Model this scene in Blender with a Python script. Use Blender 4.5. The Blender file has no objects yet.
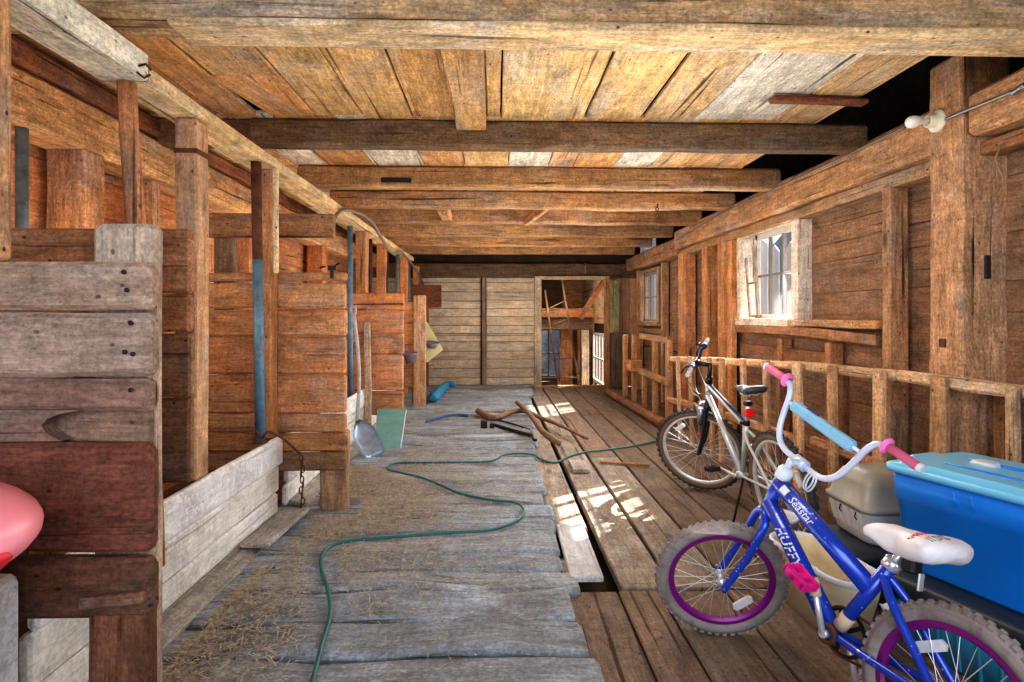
import bpy, math, random
from mathutils import Vector, Matrix, noise
V = Vector
random.seed(7)
scn = bpy.context.scene
COL = scn.collection
PI = math.pi

# ------------------------------------------------------------------ camera geometry
FPX, EYE, HORIZON = 580.0, 1.3, 316.0
YAW = math.atan(17.0 / FPX)

def ray(px, py):
    lx, lz = (px - 512.0) / FPX, (HORIZON - py) / FPX
    c, s = math.cos(YAW), math.sin(YAW)
    return V((s + c * lx, c - s * lx, lz))

def at(px, py, X=None, Y=None, Z=None):
    """point seen at a photo pixel on the plane X=, Y= or Z="""
    d = ray(px, py)
    if X is not None: t = X / d.x
    elif Y is not None: t = Y / d.y
    else: t = (Z - EYE) / d.z
    return V((d.x * t, d.y * t, EYE + d.z * t))

cam_data = bpy.data.cameras.new('camera')
cam_data.sensor_width = 36.0
cam_data.lens = FPX / 1024.0 * 36.0
cam_data.shift_y = -(341.0 - HORIZON) / 1024.0
cam_data.clip_start = 0.05
cam = bpy.data.objects.new('camera', cam_data)
cam.location = (0, 0, EYE)
cam.rotation_euler = (PI / 2, 0, -YAW)
COL.objects.link(cam)
scn.camera = cam

# ------------------------------------------------------------------ materials
def C(r, g, b):
    f = lambda v: (v / 255 / 12.92) if v / 255 <= 0.04045 else ((v / 255 + 0.055) / 1.055) ** 2.4
    return (f(r), f(g), f(b), 1.0)

class NT:
    def __init__(s, name):
        s.m = bpy.data.materials.new(name); s.m.use_nodes = True
        s.t = s.m.node_tree; s.n = s.t.nodes
        s.p = s.n['Principled BSDF']
    def add(s, typ, **kw):
        n = s.n.new(typ)
        for k, v in kw.items():
            if isinstance(v, tuple) and k.startswith('i_'): n.inputs[k[2:].replace('_', ' ')].default_value = v
            elif k.startswith('i_'): n.inputs[k[2:].replace('_', ' ')].default_value = v
            else: setattr(n, k, v)
        return n
    def link(s, a, b): s.t.links.new(a, b)
    def noise(s, vec, scale, detail=4, rough=.6, dist=0.0):
        n = s.add('ShaderNodeTexNoise'); n.inputs['Scale'].default_value = scale
        n.inputs['Detail'].default_value = detail; n.inputs['Roughness'].default_value = rough
        n.inputs['Distortion'].default_value = dist
        if vec is not None: s.link(vec, n.inputs['Vector'])
        return n.outputs['Fac']
    def mapv(s, vec, sc):
        n = s.add('ShaderNodeMapping'); n.inputs['Scale'].default_value = sc
        s.link(vec, n.inputs['Vector']); return n.outputs['Vector']
    def rng(s, fac, a, b, c, d):
        n = s.add('ShaderNodeMapRange'); n.inputs[1].default_value = a; n.inputs[2].default_value = b
        n.inputs[3].default_value = c; n.inputs[4].default_value = d
        s.link(fac, n.inputs[0]); return n.outputs[0]
    def math(s, op, a, b=None):
        n = s.add('ShaderNodeMath', operation=op)
        for i, v in ((0, a), (1, b)):
            if v is None: continue
            if isinstance(v, (int, float)): n.inputs[i].default_value = v
            else: s.link(v, n.inputs[i])
        return n.outputs[0]
    def mix(s, fac, a, b, mode='MIX'):
        n = s.add('ShaderNodeMix', data_type='RGBA', blend_type=mode)
        for i, v in ((0, fac), (6, a), (7, b)):
            if isinstance(v, (int, float, tuple)): n.inputs[i].default_value = v
            else: s.link(v, n.inputs[i])
        return n.outputs[2]
    def bump(s, h, dist=.004, strength=.6):
        n = s.add('ShaderNodeBump'); n.inputs['Distance'].default_value = dist
        n.inputs['Strength'].default_value = strength
        s.link(h, n.inputs['Height']); s.link(n.outputs[0], s.p.inputs['Normal'])

BR = 1.32
def wood(name, contrast=1.0, dirt=0.0, dirtcol=C(150, 138, 122), spots=1.0, knots=1.0, wear=0.0, wearcol=C(200, 190, 175), stain=.55):
    """old timber: attribute 'g' runs along the grain in metres, attribute 'tint' is the board colour"""
    k = NT(name)
    g = k.add('ShaderNodeAttribute', attribute_name='g').outputs['Vector']
    tint = k.add('ShaderNodeAttribute', attribute_name='tint').outputs['Color']
    fine = k.noise(k.mapv(g, (6, 70, 70)), 1.0, 7, .78, .6)
    med = k.noise(k.mapv(g, (1.6, 13, 13)), 1.0, 7, .72, 1.4)
    blot = k.noise(k.mapv(g, (4, 7, 7)), 1.0, 8, .78, .6)
    grit = k.noise(k.mapv(g, (60, 85, 85)), 1.0, 5, .8)
    saw = k.noise(k.mapv(g, (38, 5, 5)), 1.0, 3, .6, .6)
    fac = k.math('MULTIPLY', k.rng(fine, .3, .7, BR * (1 - .34 * contrast), BR * (1 + .28 * contrast)), k.rng(med, .3, .7, 1 - .34 * contrast, 1 + .24 * contrast))
    fac = k.math('MULTIPLY', fac, k.rng(blot, .32, .68, 1 - .42 * contrast, 1 + .26 * contrast))
    fac = k.math('MULTIPLY', fac, k.rng(grit, .32, .68, 1 - .5 * contrast, 1 + .32 * contrast))
    fac = k.math('MULTIPLY', fac, k.rng(saw, .35, .65, 1 - .10 * contrast, 1 + .08 * contrast))
    n = k.add('ShaderNodeVectorMath', operation='SCALE'); k.link(tint, n.inputs[0]); k.link(fac, n.inputs['Scale'])
    col = n.outputs[0]
    # grey weathering and dark stains
    gw = k.noise(k.mapv(g, (1.3, 3.2, 3.2)), 1.0, 5, .7, .8)
    bw = k.add('ShaderNodeRGBToBW'); k.link(col, bw.inputs[0])
    cm = k.add('ShaderNodeCombineColor'); 
    for i_ in range(3): k.link(bw.outputs[0], cm.inputs[i_])
    col = k.mix(k.rng(gw, .48, .70, 0, .55), col, cm.outputs[0])
    st = k.noise(k.mapv(g, (3.1, 8, 8)), 1.0, 7, .75, .6)
    col = k.mix(k.rng(st, .54, .72, 0, stain), col, C(52, 34, 24))
    crack = k.noise(k.mapv(g, (.7, 30, 30)), 1.0, 4, .55, .25)
    cr = k.rng(crack, .62, .70, 0, min(1, .85 * contrast))
    col = k.mix(cr, col, C(40, 24, 15))
    if knots:
        vo = k.add('ShaderNodeTexVoronoi'); vo.inputs['Scale'].default_value = 1.0
        nz = k.mapv(g, (1.5, 4.2, 4.2)); k.link(nz, vo.inputs['Vector'])
        kn = k.rng(vo.outputs['Distance'], .04, .15, .8 * knots, 0)
        col = k.mix(kn, col, C(58, 34, 20))
    if spots:
        vo = k.add('ShaderNodeTexVoronoi'); vo.inputs['Scale'].default_value = 1.0
        k.link(k.mapv(g, (11, 16, 16)), vo.inputs['Vector'])
        sp = k.rng(vo.outputs['Distance'], .06, .11, .85 * spots, 0)
        col = k.mix(sp, col, C(34, 22, 15))
    if wear:
        wv = k.noise(k.mapv(g, (2.5, 9, 9)), 1.0, 7, .75, .5)
        col = k.mix(k.rng(wv, .48, .66, 0, wear), col, wearcol)
    if dirt:
        geo = k.add('ShaderNodeNewGeometry')
        d1 = k.noise(geo.outputs['Position'], 3.2, 7, .75, .3)
        d2 = k.noise(geo.outputs['Position'], 45, 4, .65)
        dd = k.math('MULTIPLY', k.rng(d1, .38, .62, 0, dirt), k.rng(d2, .35, .6, .25, 1))
        col = k.mix(dd, col, dirtcol)
    hs = k.add('ShaderNodeHueSaturation'); hs.inputs['Saturation'].default_value = .93; hs.inputs['Hue'].default_value = .506; k.link(col, hs.inputs['Color'])
    k.link(hs.outputs[0], k.p.inputs['Base Color'])
    k.p.inputs['Roughness'].default_value = .85
    k.p.inputs['Specular IOR Level'].default_value = .18
    h = k.math('ADD', k.math('MULTIPLY', fine, .6), k.math('MULTIPLY', med, .8))
    h = k.math('ADD', h, k.math('MULTIPLY', grit, .25))
    h = k.math('SUBTRACT', h, k.math('MULTIPLY', cr, .7))
    k.bump(h, .010, .9)
    return k.m

def plain(name, col, rough=.45, metal=0.0, var=.15, scale=8.0, dirt=0.0, dirtcol=C(120, 105, 85), bump=0.0, spec=.5, coat=0.0, trans=0.0):
    k = NT(name)
    tc = k.add('ShaderNodeTexCoord').outputs['Object']
    a = k.noise(tc, scale, 4, .6)
    c2 = tuple(min(1, c * (1 + var * 1.3)) for c in col[:3]) + (1,)
    c1 = tuple(c * (1 - var) for c in col[:3]) + (1,)
    out = k.mix(k.rng(a, .3, .7, 0, 1), c1, c2)
    if dirt:
        d = k.noise(tc, scale * 2.5, 6, .72)
        out = k.mix(k.rng(d, .5, .68, 0, dirt), out, dirtcol)
    k.link(out, k.p.inputs['Base Color'])
    k.p.inputs['Roughness'].default_value = rough
    k.p.inputs['Metallic'].default_value = metal
    k.p.inputs['Specular IOR Level'].default_value = spec
    k.p.inputs['Coat Weight'].default_value = coat
    if bump:
        k.bump(k.noise(tc, scale * 5, 5, .7), bump, .6)
    return k.m

def glass(name, tint=(.9, .95, 1, 1), gl=.12, dust=.1):
    k = NT(name)
    tr = k.add('ShaderNodeBsdfTransparent'); tr.inputs[0].default_value = tint
    gs = k.add('ShaderNodeBsdfGlossy'); gs.inputs['Roughness'].default_value = .08
    df = k.add('ShaderNodeBsdfDiffuse'); df.inputs[0].default_value = (.75, .8, .85, 1)
    tc = k.add('ShaderNodeTexCoord').outputs['Object']
    m1 = k.add('ShaderNodeMixShader'); m1.inputs[0].default_value = gl
    k.link(tr.outputs[0], m1.inputs[1]); k.link(gs.outputs[0], m1.inputs[2])
    m2 = k.add('ShaderNodeMixShader'); k.link(k.rng(k.noise(tc, 6, 5, .7), .35, .7, dust * .4, dust * 1.6), m2.inputs[0])
    k.link(m1.outputs[0], m2.inputs[1]); k.link(df.outputs[0], m2.inputs[2])
    k.link(m2.outputs[0], k.n['Material Output'].inputs['Surface'])
    return k.m

M = {}
M['wood'] = wood('old_timber')
M['ceil'] = wood('ceiling_timber', 1.0, 0, spots=1.0, knots=.6)
M['hewn'] = wood('hewn_beam_timber', 1.1, 0, spots=.8, knots=.5)
M['floor'] = wood('floor_timber', 1.0, .55, C(118, 100, 84), spots=.7)
M['platform'] = wood('weathered_platform_timber', 1.0, .8, C(112, 106, 100), spots=.6, knots=.4)
M['white'] = wood('whitewashed_timber', .45, .6, C(150, 140, 128), spots=.5, knots=.2, wear=.75, wearcol=C(236, 238, 242), stain=.25)
M['worn'] = wood('worn_stall_timber', .9, 0, spots=.8, knots=.8, wear=.07, wearcol=C(176, 164, 154))
M['wall'] = wood('wall_timber', 1.0, .25, C(110, 84, 60), spots=.8)
M['back'] = wood('back_wall_timber', .85, .45, C(168, 158, 142), spots=.4, knots=.2, wear=.3, wearcol=C(190, 182, 168))
M['soil'] = plain('dark_soil', C(62, 48, 38), .95, var=.4, scale=5, bump=.02, spec=.1)
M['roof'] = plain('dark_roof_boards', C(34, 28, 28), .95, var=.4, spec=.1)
M['ground'] = plain('outside_gravel', C(92, 96, 102), .95, var=.5, scale=9, dirt=.9, dirtcol=C(146, 150, 154), spec=.1)
M['picket'] = plain('white_picket_paint', C(222, 220, 218), .7, var=.06, dirt=.25, dirtcol=C(150, 150, 150))
M['sash'] = plain('faded_white_paint', C(216, 208, 196), .6, var=.1, dirt=.3, dirtcol=C(140, 118, 96))
M['sashdark'] = plain('grey_window_bar', C(130, 120, 112), .6, var=.15)
M['glass'] = glass('window_glass', (.93, .96, 1, 1), .05, .012)
M['pipeblue'] = plain('chipped_blue_pipe', C(96, 134, 158), .5, .2, .3, 12, .6, C(98, 62, 44))
M['pipegrey'] = plain('galvanised_pipe', C(128, 140, 146), .5, .4, .3, 12, .5, C(92, 66, 52))
M['rust'] = plain('rusty_iron', C(98, 60, 42), .8, .35, .4, 20, bump=.002)
M['iron'] = plain('black_iron', C(40, 36, 36), .6, .5, .3, 20)
M['alloy'] = plain('bright_alloy_rim', C(206, 206, 204), .4, .3, .08, 10, .25, C(140, 130, 118))
M['steel'] = plain('worn_steel', C(150, 152, 156), .35, .8, .2, 12, .3, C(90, 70, 55))
M['shovel'] = plain('shovel_steel', C(140, 158, 180), .4, .5, .2, 8, .3, C(70, 64, 62))
M['handle'] = plain('shovel_handle_paint', C(176, 172, 174), .6, 0, .2, 14, .4, C(110, 90, 75))
M['teal'] = plain('teal_panel', C(112, 160, 158), .25, 0, .12, 8, .25, C(90, 110, 105))
M['hose'] = plain('teal_green_hose', C(28, 96, 94), .45, 0, .25, 20)
M['bag'] = plain('blue_sack', C(44, 138, 186), .6, 0, .3, 14, bump=.006)
M['bluestrap'] = plain('faded_blue_strap', C(58, 92, 132), .7, 0, .3, 14)
M['stick'] = plain('bare_weathered_branch', C(122, 92, 66), .8, 0, .35, 18, bump=.003)
M['straw'] = plain('dry_straw', C(164, 151, 130), .8, 0, .6, 55)
M['cable'] = plain('grey_cable', C(122, 108, 96), .5, 0, .15)
M['porcelain'] = plain('cream_porcelain', C(226, 216, 192), .3, 0, .06, 8, .3, C(170, 140, 110))
M['bulb'] = plain('frosted_bulb_glass', C(240, 238, 230), .25, 0, .03)
M['pink'] = plain('pale_pink_plastic', C(250, 148, 160), .38, 0, .07, 3)
M['pinkred'] = plain('deep_pink_recess', C(226, 40, 62), .5, 0, .12)
M['cream'] = plain('cream_plastic', C(206, 190, 158), .45, 0, .08, 5, .3, C(150, 128, 98))
M['creamrim'] = plain('pale_rim_plastic', C(206, 212, 220), .4, 0, .06, 5, .25, C(150, 140, 128))
M['tub'] = plain('blue_tote_plastic', C(12, 122, 216), .32, 0, .1, 2.5)
M['lid'] = plain('pale_blue_lid_plastic', C(112, 190, 226), .3, 0, .08, 4, .2, C(170, 205, 225))
M['black'] = plain('dark_tote_plastic', C(34, 44, 52), .45, 0, .2, 5, .3, C(80, 78, 74))
M['tealbin'] = plain('dusty_teal_plastic', C(46, 128, 158), .4, 0, .15, 5, .3, C(110, 130, 140))
M['greylid'] = plain('olive_grey_plastic', C(112, 112, 104), .4, 0, .12, 5, .3, C(150, 148, 138))
M['carrier_top'] = plain('taupe_carrier_plastic', C(142, 138, 128), .38, 0, .08, 5, .25, C(182, 176, 164))
M['carrier_base'] = plain('pale_grey_carrier_plastic', C(218, 214, 212), .42, 0, .06, 5, .25, C(150, 136, 120))
M['darkgap'] = plain('dark_plastic_and_slot_shade', C(30, 30, 32), .6, 0, .2)
M['paper'] = plain('crumpled_white_paper', C(222, 218, 214), .8, 0, .06, 6, bump=.004)
M['bike_blue'] = plain('metallic_blue_paint', C(24, 62, 182), .25, .25, .1, 10, .12, C(130, 140, 170), coat=.5)
k = NT('speckled_blue_paint')
tc_ = k.add('ShaderNodeTexCoord').outputs['Object']
vo_ = k.add('ShaderNodeTexVoronoi'); vo_.inputs['Scale'].default_value = 62; k.link(tc_, vo_.inputs['Vector'])
pk = k.rng(k.noise(tc_, 9, 3, .6), .52, .60, 0, 1)
sp_ = k.math('MULTIPLY', k.rng(vo_.outputs['Distance'], .16, .24, 1, 0), pk)
k.link(k.mix(sp_, k.mix(k.noise(tc_, 6, 3), C(16, 48, 160), C(34, 78, 200)), C(176, 190, 224)), k.p.inputs['Base Color'])
k.p.inputs['Roughness'].default_value = .25; k.p.inputs['Metallic'].default_value = .25; k.p.inputs['Coat Weight'].default_value = .5
M['bike_speck'] = k.m
M['bike_silver'] = plain('silver_frame_paint', C(200, 206, 212), .3, .35, .12, 10, .15, C(90, 90, 90), coat=.3)
M['bike_dark'] = plain('black_frame_paint', C(28, 30, 36), .35, .2, .2, 10)
M['navy'] = plain('dark_blue_paint', C(42, 66, 104), .35, .4, .15, 10)
M['lavender'] = plain('pale_lilac_bar_paint', C(196, 204, 226), .3, .1, .06, 8, .2, C(160, 160, 175), coat=.3)
M['padblue'] = plain('sky_blue_pad', C(128, 182, 214), .5, 0, .1, 10, .25, C(70, 130, 190))
M['pinkgrip'] = plain('pink_rubber_grip', C(196, 92, 128), .5, 0, .1, 12)
M['pinkflange'] = plain('bright_pink_flange', C(240, 120, 190), .45, 0, .08)
M['magenta'] = plain('magenta_pedal_plastic', C(214, 26, 128), .35, 0, .15, 14)
M['purple'] = plain('purple_rim_paint', C(118, 20, 112), .35, .2, .12, 8, .15, C(80, 24, 90))
M['tire_grey'] = plain('dusty_grey_tire', C(134, 122, 118), .8, 0, .2, 10, .6, C(92, 74, 66), bump=.002)
M['tire_black'] = plain('black_tire_rubber', C(52, 52, 54), .8, 0, .25, 14, .3, C(110, 100, 88), bump=.002)
M['tire_tan'] = plain('tan_sidewall', C(112, 90, 68), .8, 0, .15, 14)
M['chrome'] = plain('dull_chrome', C(214, 214, 216), .3, .6, .1, 14)
M['seat_white'] = plain('white_saddle_vinyl', C(226, 220, 224), .4, 0, .05, 5, .3, C(176, 164, 170))
M['seat_black'] = plain('worn_black_saddle', C(52, 58, 66), .38, 0, .2, 8)
M['reflector_red'] = plain('red_reflector', C(226, 22, 30), .25, 0, .1)
M['reflector_clear'] = plain('clear_reflector', C(222, 222, 226), .2, .2, .1, 20)
M['letter_white'] = plain('pale_lettering', C(206, 212, 226), .5, 0, .1)
M['letter_red'] = plain('red_lettering', C(206, 44, 70), .5)
M['letter_dark'] = plain('dark_lettering', C(52, 46, 66), .5)
M['tape'] = plain('beige_tape', C(196, 172, 146), .7, 0, .12, 10, .3, C(140, 110, 86))
M['creamboard'] = plain('cream_board', C(214, 202, 150), .6, 0, .08, 8, .2, C(170, 150, 110))
M['bowl'] = plain('purple_grey_bowl', C(120, 104, 118), .4, 0, .12)
M['twine'] = plain('old_twine', C(156, 120, 92), .9, 0, .2)

# ------------------------------------------------------------------ mesh builder
def _perp(d):
    a = V((0, 0, 1)) if abs(d.z) < .9 else V((1, 0, 0))
    u = d.cross(a).normalized()
    return u, d.cross(u).normalized()

WORLD = {}

def world_of(o):
    m = o.matrix_basis.copy()
    while o.parent is not None:
        o = o.parent
        m = o.matrix_basis @ m
    return m

class MB:
    def __init__(s, xf=None):
        s.v, s.f, s.g, s.t, s.sm = [], [], [], [], []
        s.xf = xf
    def vert(s, p, g=None, tint=(1, 1, 1, 1)):
        p = V(p)
        s.g.append(V(g) if g is not None else p.copy()); s.t.append(tint)
        s.v.append(s.xf(p) if s.xf else p)
        return len(s.v) - 1
    def face(s, idx, smooth=False):
        s.f.append(tuple(idx)); s.sm.append(smooth)
    # -- timber: octagonal section with soft arrises, uneven along its length
    def beam(s, A, B, w, t, up=(0, 0, 1), tint=C(160, 110, 70), jit=.004, ch=.006, seg=.2, vary=.12, bow=0.0):
        A, B = V(A), V(B)
        L = (B - A).length
        if L < 1e-4: return s
        x = (B - A) / L
        upv = V(up)
        side = upv.cross(x)
        if side.length < 1e-3: side = V((0, 1, 0)).cross(x)
        side.normalize(); u = x.cross(side).normalized()
        n = max(2, int(L / seg))
        ro = random.uniform(0, 90); rv = random.uniform(0, 40)
        m = 1 + random.uniform(-vary, vary)
        hue = random.uniform(-vary, vary) * .35
        tc = (min(1, tint[0] * m * (1 + hue)), min(1, tint[1] * m), min(1, tint[2] * m * (1 - hue)), 1)
        ch = min(ch, w * .3, t * .3)
        st = [0.0] + [L * i / n for i in range(n + 1)] + [L]
        st[1] = min(ch, L * .1); st[-2] = L - min(ch, L * .1)
        rings = []
        for i, d in enumerate(st):
            e = (i == 0 or i == len(st) - 1)
            q = lambda k: noise.noise(V((d * 2.3 + ro, k * 7.7, rv))) * jit
            a0, a1, b0, b1 = -w / 2 + q(1), w / 2 + q(2), -t / 2 + q(3), t / 2 + q(4)
            if e: a0 += ch * .7; a1 -= ch * .7; b0 += ch * .7; b1 -= ch * .7
            bz = bow * math.sin(PI * d / L)
            cs = [(a0 + ch, b0), (a1 - ch, b0), (a1, b0 + ch), (a1, b1 - ch), (a1 - ch, b1), (a0 + ch, b1), (a0, b1 - ch), (a0, b0 + ch)]
            rings.append([s.vert(A + x * d + side * a + u * (b + bz), (d + ro, a + rv, b + rv * .7), tc) for a, b in cs])
        for r0, r1 in zip(rings, rings[1:]):
            for i in range(8):
                j = (i + 1) % 8
                s.face((r0[i], r0[j], r1[j], r1[i]))
        s.face(rings[0][::-1]); s.face(rings[-1])
        return s
    def slab(s, x0, x1, y0, y1, z0, z1, axis='x', **kw):
        """timber from box bounds, grain along axis"""
        cx, cy, cz = (x0 + x1) / 2, (y0 + y1) / 2, (z0 + z1) / 2
        if axis == 'x': return s.beam((x0, cy, cz), (x1, cy, cz), y1 - y0, z1 - z0, (0, 0, 1), **kw)
        if axis == 'y': return s.beam((cx, y0, cz), (cx, y1, cz), x1 - x0, z1 - z0, (0, 0, 1), **kw)
        return s.beam((cx, cy, z0), (cx, cy, z1), x1 - x0, y1 - y0, (0, 1, 0), **kw)
    def box(s, c, size, rot=None, ch=.002):
        c = V(c); hx, hy, hz = [q / 2 for q in size]
        R = rot or Matrix.Identity(3)
        ch = min(ch, hx * .4, hy * .4, hz * .4)
        rings = []
        for z, k in ((-hz, ch), (-hz + ch, 0), (hz - ch, 0), (hz, ch)):
            ax, ay = hx - k, hy - k
            cs = [(-ax + ch, -ay), (ax - ch, -ay), (ax, -ay + ch), (ax, ay - ch), (ax - ch, ay), (-ax + ch, ay), (-ax, ay - ch), (-ax, -ay + ch)]
            rings.append([s.vert(c + R @ V((a, b, z))) for a, b in cs])
        for r0, r1 in zip(rings, rings[1:]):
            for i in range(8):
                j = (i + 1) % 8
                s.face((r0[i], r0[j], r1[j], r1[i]))
        s.face(rings[0][::-1]); s.face(rings[-1])
        return s
    def tube(s, pts, r, n=10, cap=True, smooth=True, flat=None):
        pts = [V(p) for p in pts]
        rs = r if isinstance(r, (list, tuple)) else [r] * len(pts)
        rings = []; u = None
        for i, p in enumerate(pts):
            d = (pts[min(i + 1, len(pts) - 1)] - pts[max(i - 1, 0)])
            d = d.normalized() if d.length > 1e-9 else V((0, 0, 1))
            if u is None: u, w = _perp(d)
            else:
                u = (u - d * u.dot(d))
                u = u.normalized() if u.length > 1e-6 else _perp(d)[0]
            w = d.cross(u).normalized()
            k = flat if flat else 1.0
            rings.append([s.vert(p + (u * math.cos(2 * PI * j / n) * k + w * math.sin(2 * PI * j / n)) * rs[i]) for j in range(n)])
        for r0, r1 in zip(rings, rings[1:]):
            for i in range(n):
                j = (i + 1) % n
                s.face((r0[i], r0[j], r1[j], r1[i]), smooth)
        if cap:
            s.face(rings[0][::-1]); s.face(rings[-1])
        return s
    def lathe(s, prof, origin=(0, 0, 0), axis=(0, 0, 1), n=32, smooth=True, close=False):
        """prof: (radius, height) pairs turned round the axis"""
        o, a = V(origin), V(axis).normalized()
        u, w = _perp(a)
        rings = []
        for r, h in prof:
            rings.append([s.vert(o + a * h + (u * math.cos(2 * PI * j / n) + w * math.sin(2 * PI * j / n)) * max(r, 1e-5)) for j in range(n)])
        prs = list(zip(rings, rings[1:]))
        if close: prs.append((rings[-1], rings[0]))
        for r0, r1 in prs:
            for i in range(n):
                j = (i + 1) % n
                s.face((r0[i], r0[j], r1[j], r1[i]), smooth)
        return s
    def loft(s, secs, n=6, rot=0.0, smooth=True, cap0=True, cap1=True):
        """rounded-rectangle sections (cx, cy, z, half_x, half_y, radius) stacked"""
        R = Matrix.Rotation(rot, 3, 'Z')
        o = V((secs[0][0], secs[0][1], 0))
        rings = []
        for cx, cy, z, hx, hy, r in secs:
            r = min(r, hx * .98, hy * .98); ring = []
            for qx, qy, a0 in ((1, 1, 0), (-1, 1, 90), (-1, -1, 180), (1, -1, 270)):
                for i in range(n + 1):
                    a = math.radians(a0 + 90 * i / n)
                    p = V((cx, cy, z)) - o + V((qx * (hx - r) + r * math.cos(a), qy * (hy - r) + r * math.sin(a), 0))
                    ring.append(s.vert(R @ p + o))
            rings.append(ring)
        k = len(rings[0])
        for r0, r1 in zip(rings, rings[1:]):
            for i in range(k):
                j = (i + 1) % k
                s.face((r0[i], r0[j], r1[j], r1[i]), smooth)
        if cap0: s.face(rings[0][::-1])
        if cap1: s.face(rings[-1])
        return s
    def poly(s, pts, nrm, th):
        """flat outline pushed out by th along nrm"""
        nrm = V(nrm).normalized()
        a = [s.vert(V(p)) for p in pts]; b = [s.vert(V(p) + nrm * th) for p in pts]
        s.face(a[::-1]); s.face(b)
        for i in range(len(pts)):
            j = (i + 1) % len(pts)
            s.face((a[i], a[j], b[j], b[i]))
        return s
    def build(s, name, mat, parent=None, local=False, label=None, cat=None, group=None, kind=None, origin=None):
        me = bpy.data.meshes.new(name)
        o = bpy.data.objects.new(name, me)
        COL.objects.link(o)
        if parent is not None: o.parent = parent
        if parent is not None and not local:
            inv = world_of(parent).inverted()
            vs = [inv @ p for p in s.v]
        elif parent is None:
            lo = V([min(p[i] for p in s.v) for i in range(3)]); hi = V([max(p[i] for p in s.v) for i in range(3)])
            b = V(((lo.x + hi.x) / 2, (lo.y + hi.y) / 2, lo.z)) if origin is None else V(origin)
            o.location = b
            vs = [p - b for p in s.v]
        else: vs = s.v
        me.from_pydata([tuple(p) for p in vs], [], s.f)
        me.polygons.foreach_set('use_smooth', s.sm)
        a = me.attributes.new('g', 'FLOAT_VECTOR', 'POINT')
        a.data.foreach_set('vector', [c for q in s.g for c in q])
        a = me.attributes.new('tint', 'FLOAT_COLOR', 'POINT')
        a.data.foreach_set('color', [c for q in s.t for c in q])
        me.materials.append(mat)
        me.update()
        tag(o, label, cat, group, kind)
        return o

def tag(o, label=None, cat=None, group=None, kind=None):
    if label: o['label'] = label
    if cat: o['category'] = cat
    if group: o['group'] = group
    if kind: o['kind'] = kind
    return o

def thing(name, label, cat, loc=(0, 0, 0), rot=(0, 0, 0), group=None, kind=None):
    o = bpy.data.objects.new(name, None)
    o.empty_display_size = .1
    COL.objects.link(o)
    o.location = loc; o.rotation_euler = rot
    return tag(o, label, cat, group, kind)

def part_empty(name, parent):
    o = bpy.data.objects.new(name, None); o.empty_display_size = .05
    COL.objects.link(o); o.parent = parent
    return o

def struct(mb, name, mat, label=None, cat=None):
    return mb.build(name, mat, label=label, cat=cat, kind='structure')

def smooth_path(pts, k=6):
    """Catmull-Rom through pts"""
    pts = [V(p) for p in pts]; out = []
    for i in range(len(pts) - 1):
        p0, p1, p2, p3 = pts[max(i - 1, 0)], pts[i], pts[i + 1], pts[min(i + 2, len(pts) - 1)]
        for j in range(k):
            t = j / k
            out.append(.5 * ((2 * p1) + (p2 - p0) * t + (2 * p0 - 5 * p1 + 4 * p2 - p3) * t * t + (3 * p1 - p0 - 3 * p2 + p3) * t ** 3))
    out.append(pts[-1])
    return out

def vtint(c, k):
    return (c[0] * k, c[1] * k, c[2] * k, 1)

# ------------------------------------------------------------------ setting: floor
T_FLOOR = C(134, 108, 90)
m = MB()
near_seams = [-1.4, -1.0, -.6, -.2, .1, .33, .58, .775, 1.09, 1.4, 1.72, 2.03, 2.34, 2.66]
for a, b in zip(near_seams, near_seams[1:]):
    m.slab(a + .005, b - .006, -.6, 2.73 + random.uniform(-.015, .015), -.05 + random.uniform(-.004, .004), random.uniform(-.004, .004), 'y', tint=vtint(T_FLOOR, .86), seg=.35, vary=.16)
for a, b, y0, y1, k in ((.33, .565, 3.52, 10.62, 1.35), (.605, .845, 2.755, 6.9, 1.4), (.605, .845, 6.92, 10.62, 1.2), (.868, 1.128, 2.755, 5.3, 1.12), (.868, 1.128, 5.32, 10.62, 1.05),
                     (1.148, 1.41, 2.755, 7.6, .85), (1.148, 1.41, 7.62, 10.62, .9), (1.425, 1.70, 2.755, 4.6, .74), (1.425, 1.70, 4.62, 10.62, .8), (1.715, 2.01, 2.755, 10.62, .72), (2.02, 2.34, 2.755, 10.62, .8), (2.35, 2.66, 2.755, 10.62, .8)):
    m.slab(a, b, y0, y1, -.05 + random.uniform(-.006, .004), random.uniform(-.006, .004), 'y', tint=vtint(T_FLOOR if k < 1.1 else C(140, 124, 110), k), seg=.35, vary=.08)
struct(m, 'floor', M['floor'], 'bare brown floorboards running lengthwise along the right side', 'floor')
m = MB(); m.box((.1, 5.2, -.16), (5.6, 12, .06)); struct(m, 'floor_bed', M['soil'], 'dark bed under the gaps between the floorboards', 'floor')
m = MB()
y = .55
while y < 10.55:
    w = random.uniform(.2, .3) * (1.0 if y > 2 else 1.0)
    xr = .36 + max(0, (y - 4.6) * .05) + random.uniform(-.035, .04)
    z = random.uniform(-.008, .006)
    m.beam((-1.9, y + w / 2, .015 + z), (xr, y + w / 2 + random.uniform(-.012, .012), .012 + z), w - .012, .062, (0, 0, 1), tint=vtint(C(148, 158, 168), 1.0), jit=.03, ch=.028, seg=.1, vary=.14)
    y += w
struct(m, 'platform_floor', M['platform'], 'grey worn planks laid crosswise and strewn with straw beside the stalls', 'floor')
m = MB(); m.slab(-2.7, -1.9, -.6, 10.7, -.02, .03, 'y', tint=C(96, 76, 60)); struct(m, 'stall_floor', M['floor'], 'dark boards on the floor inside the stalls', 'floor')

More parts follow.
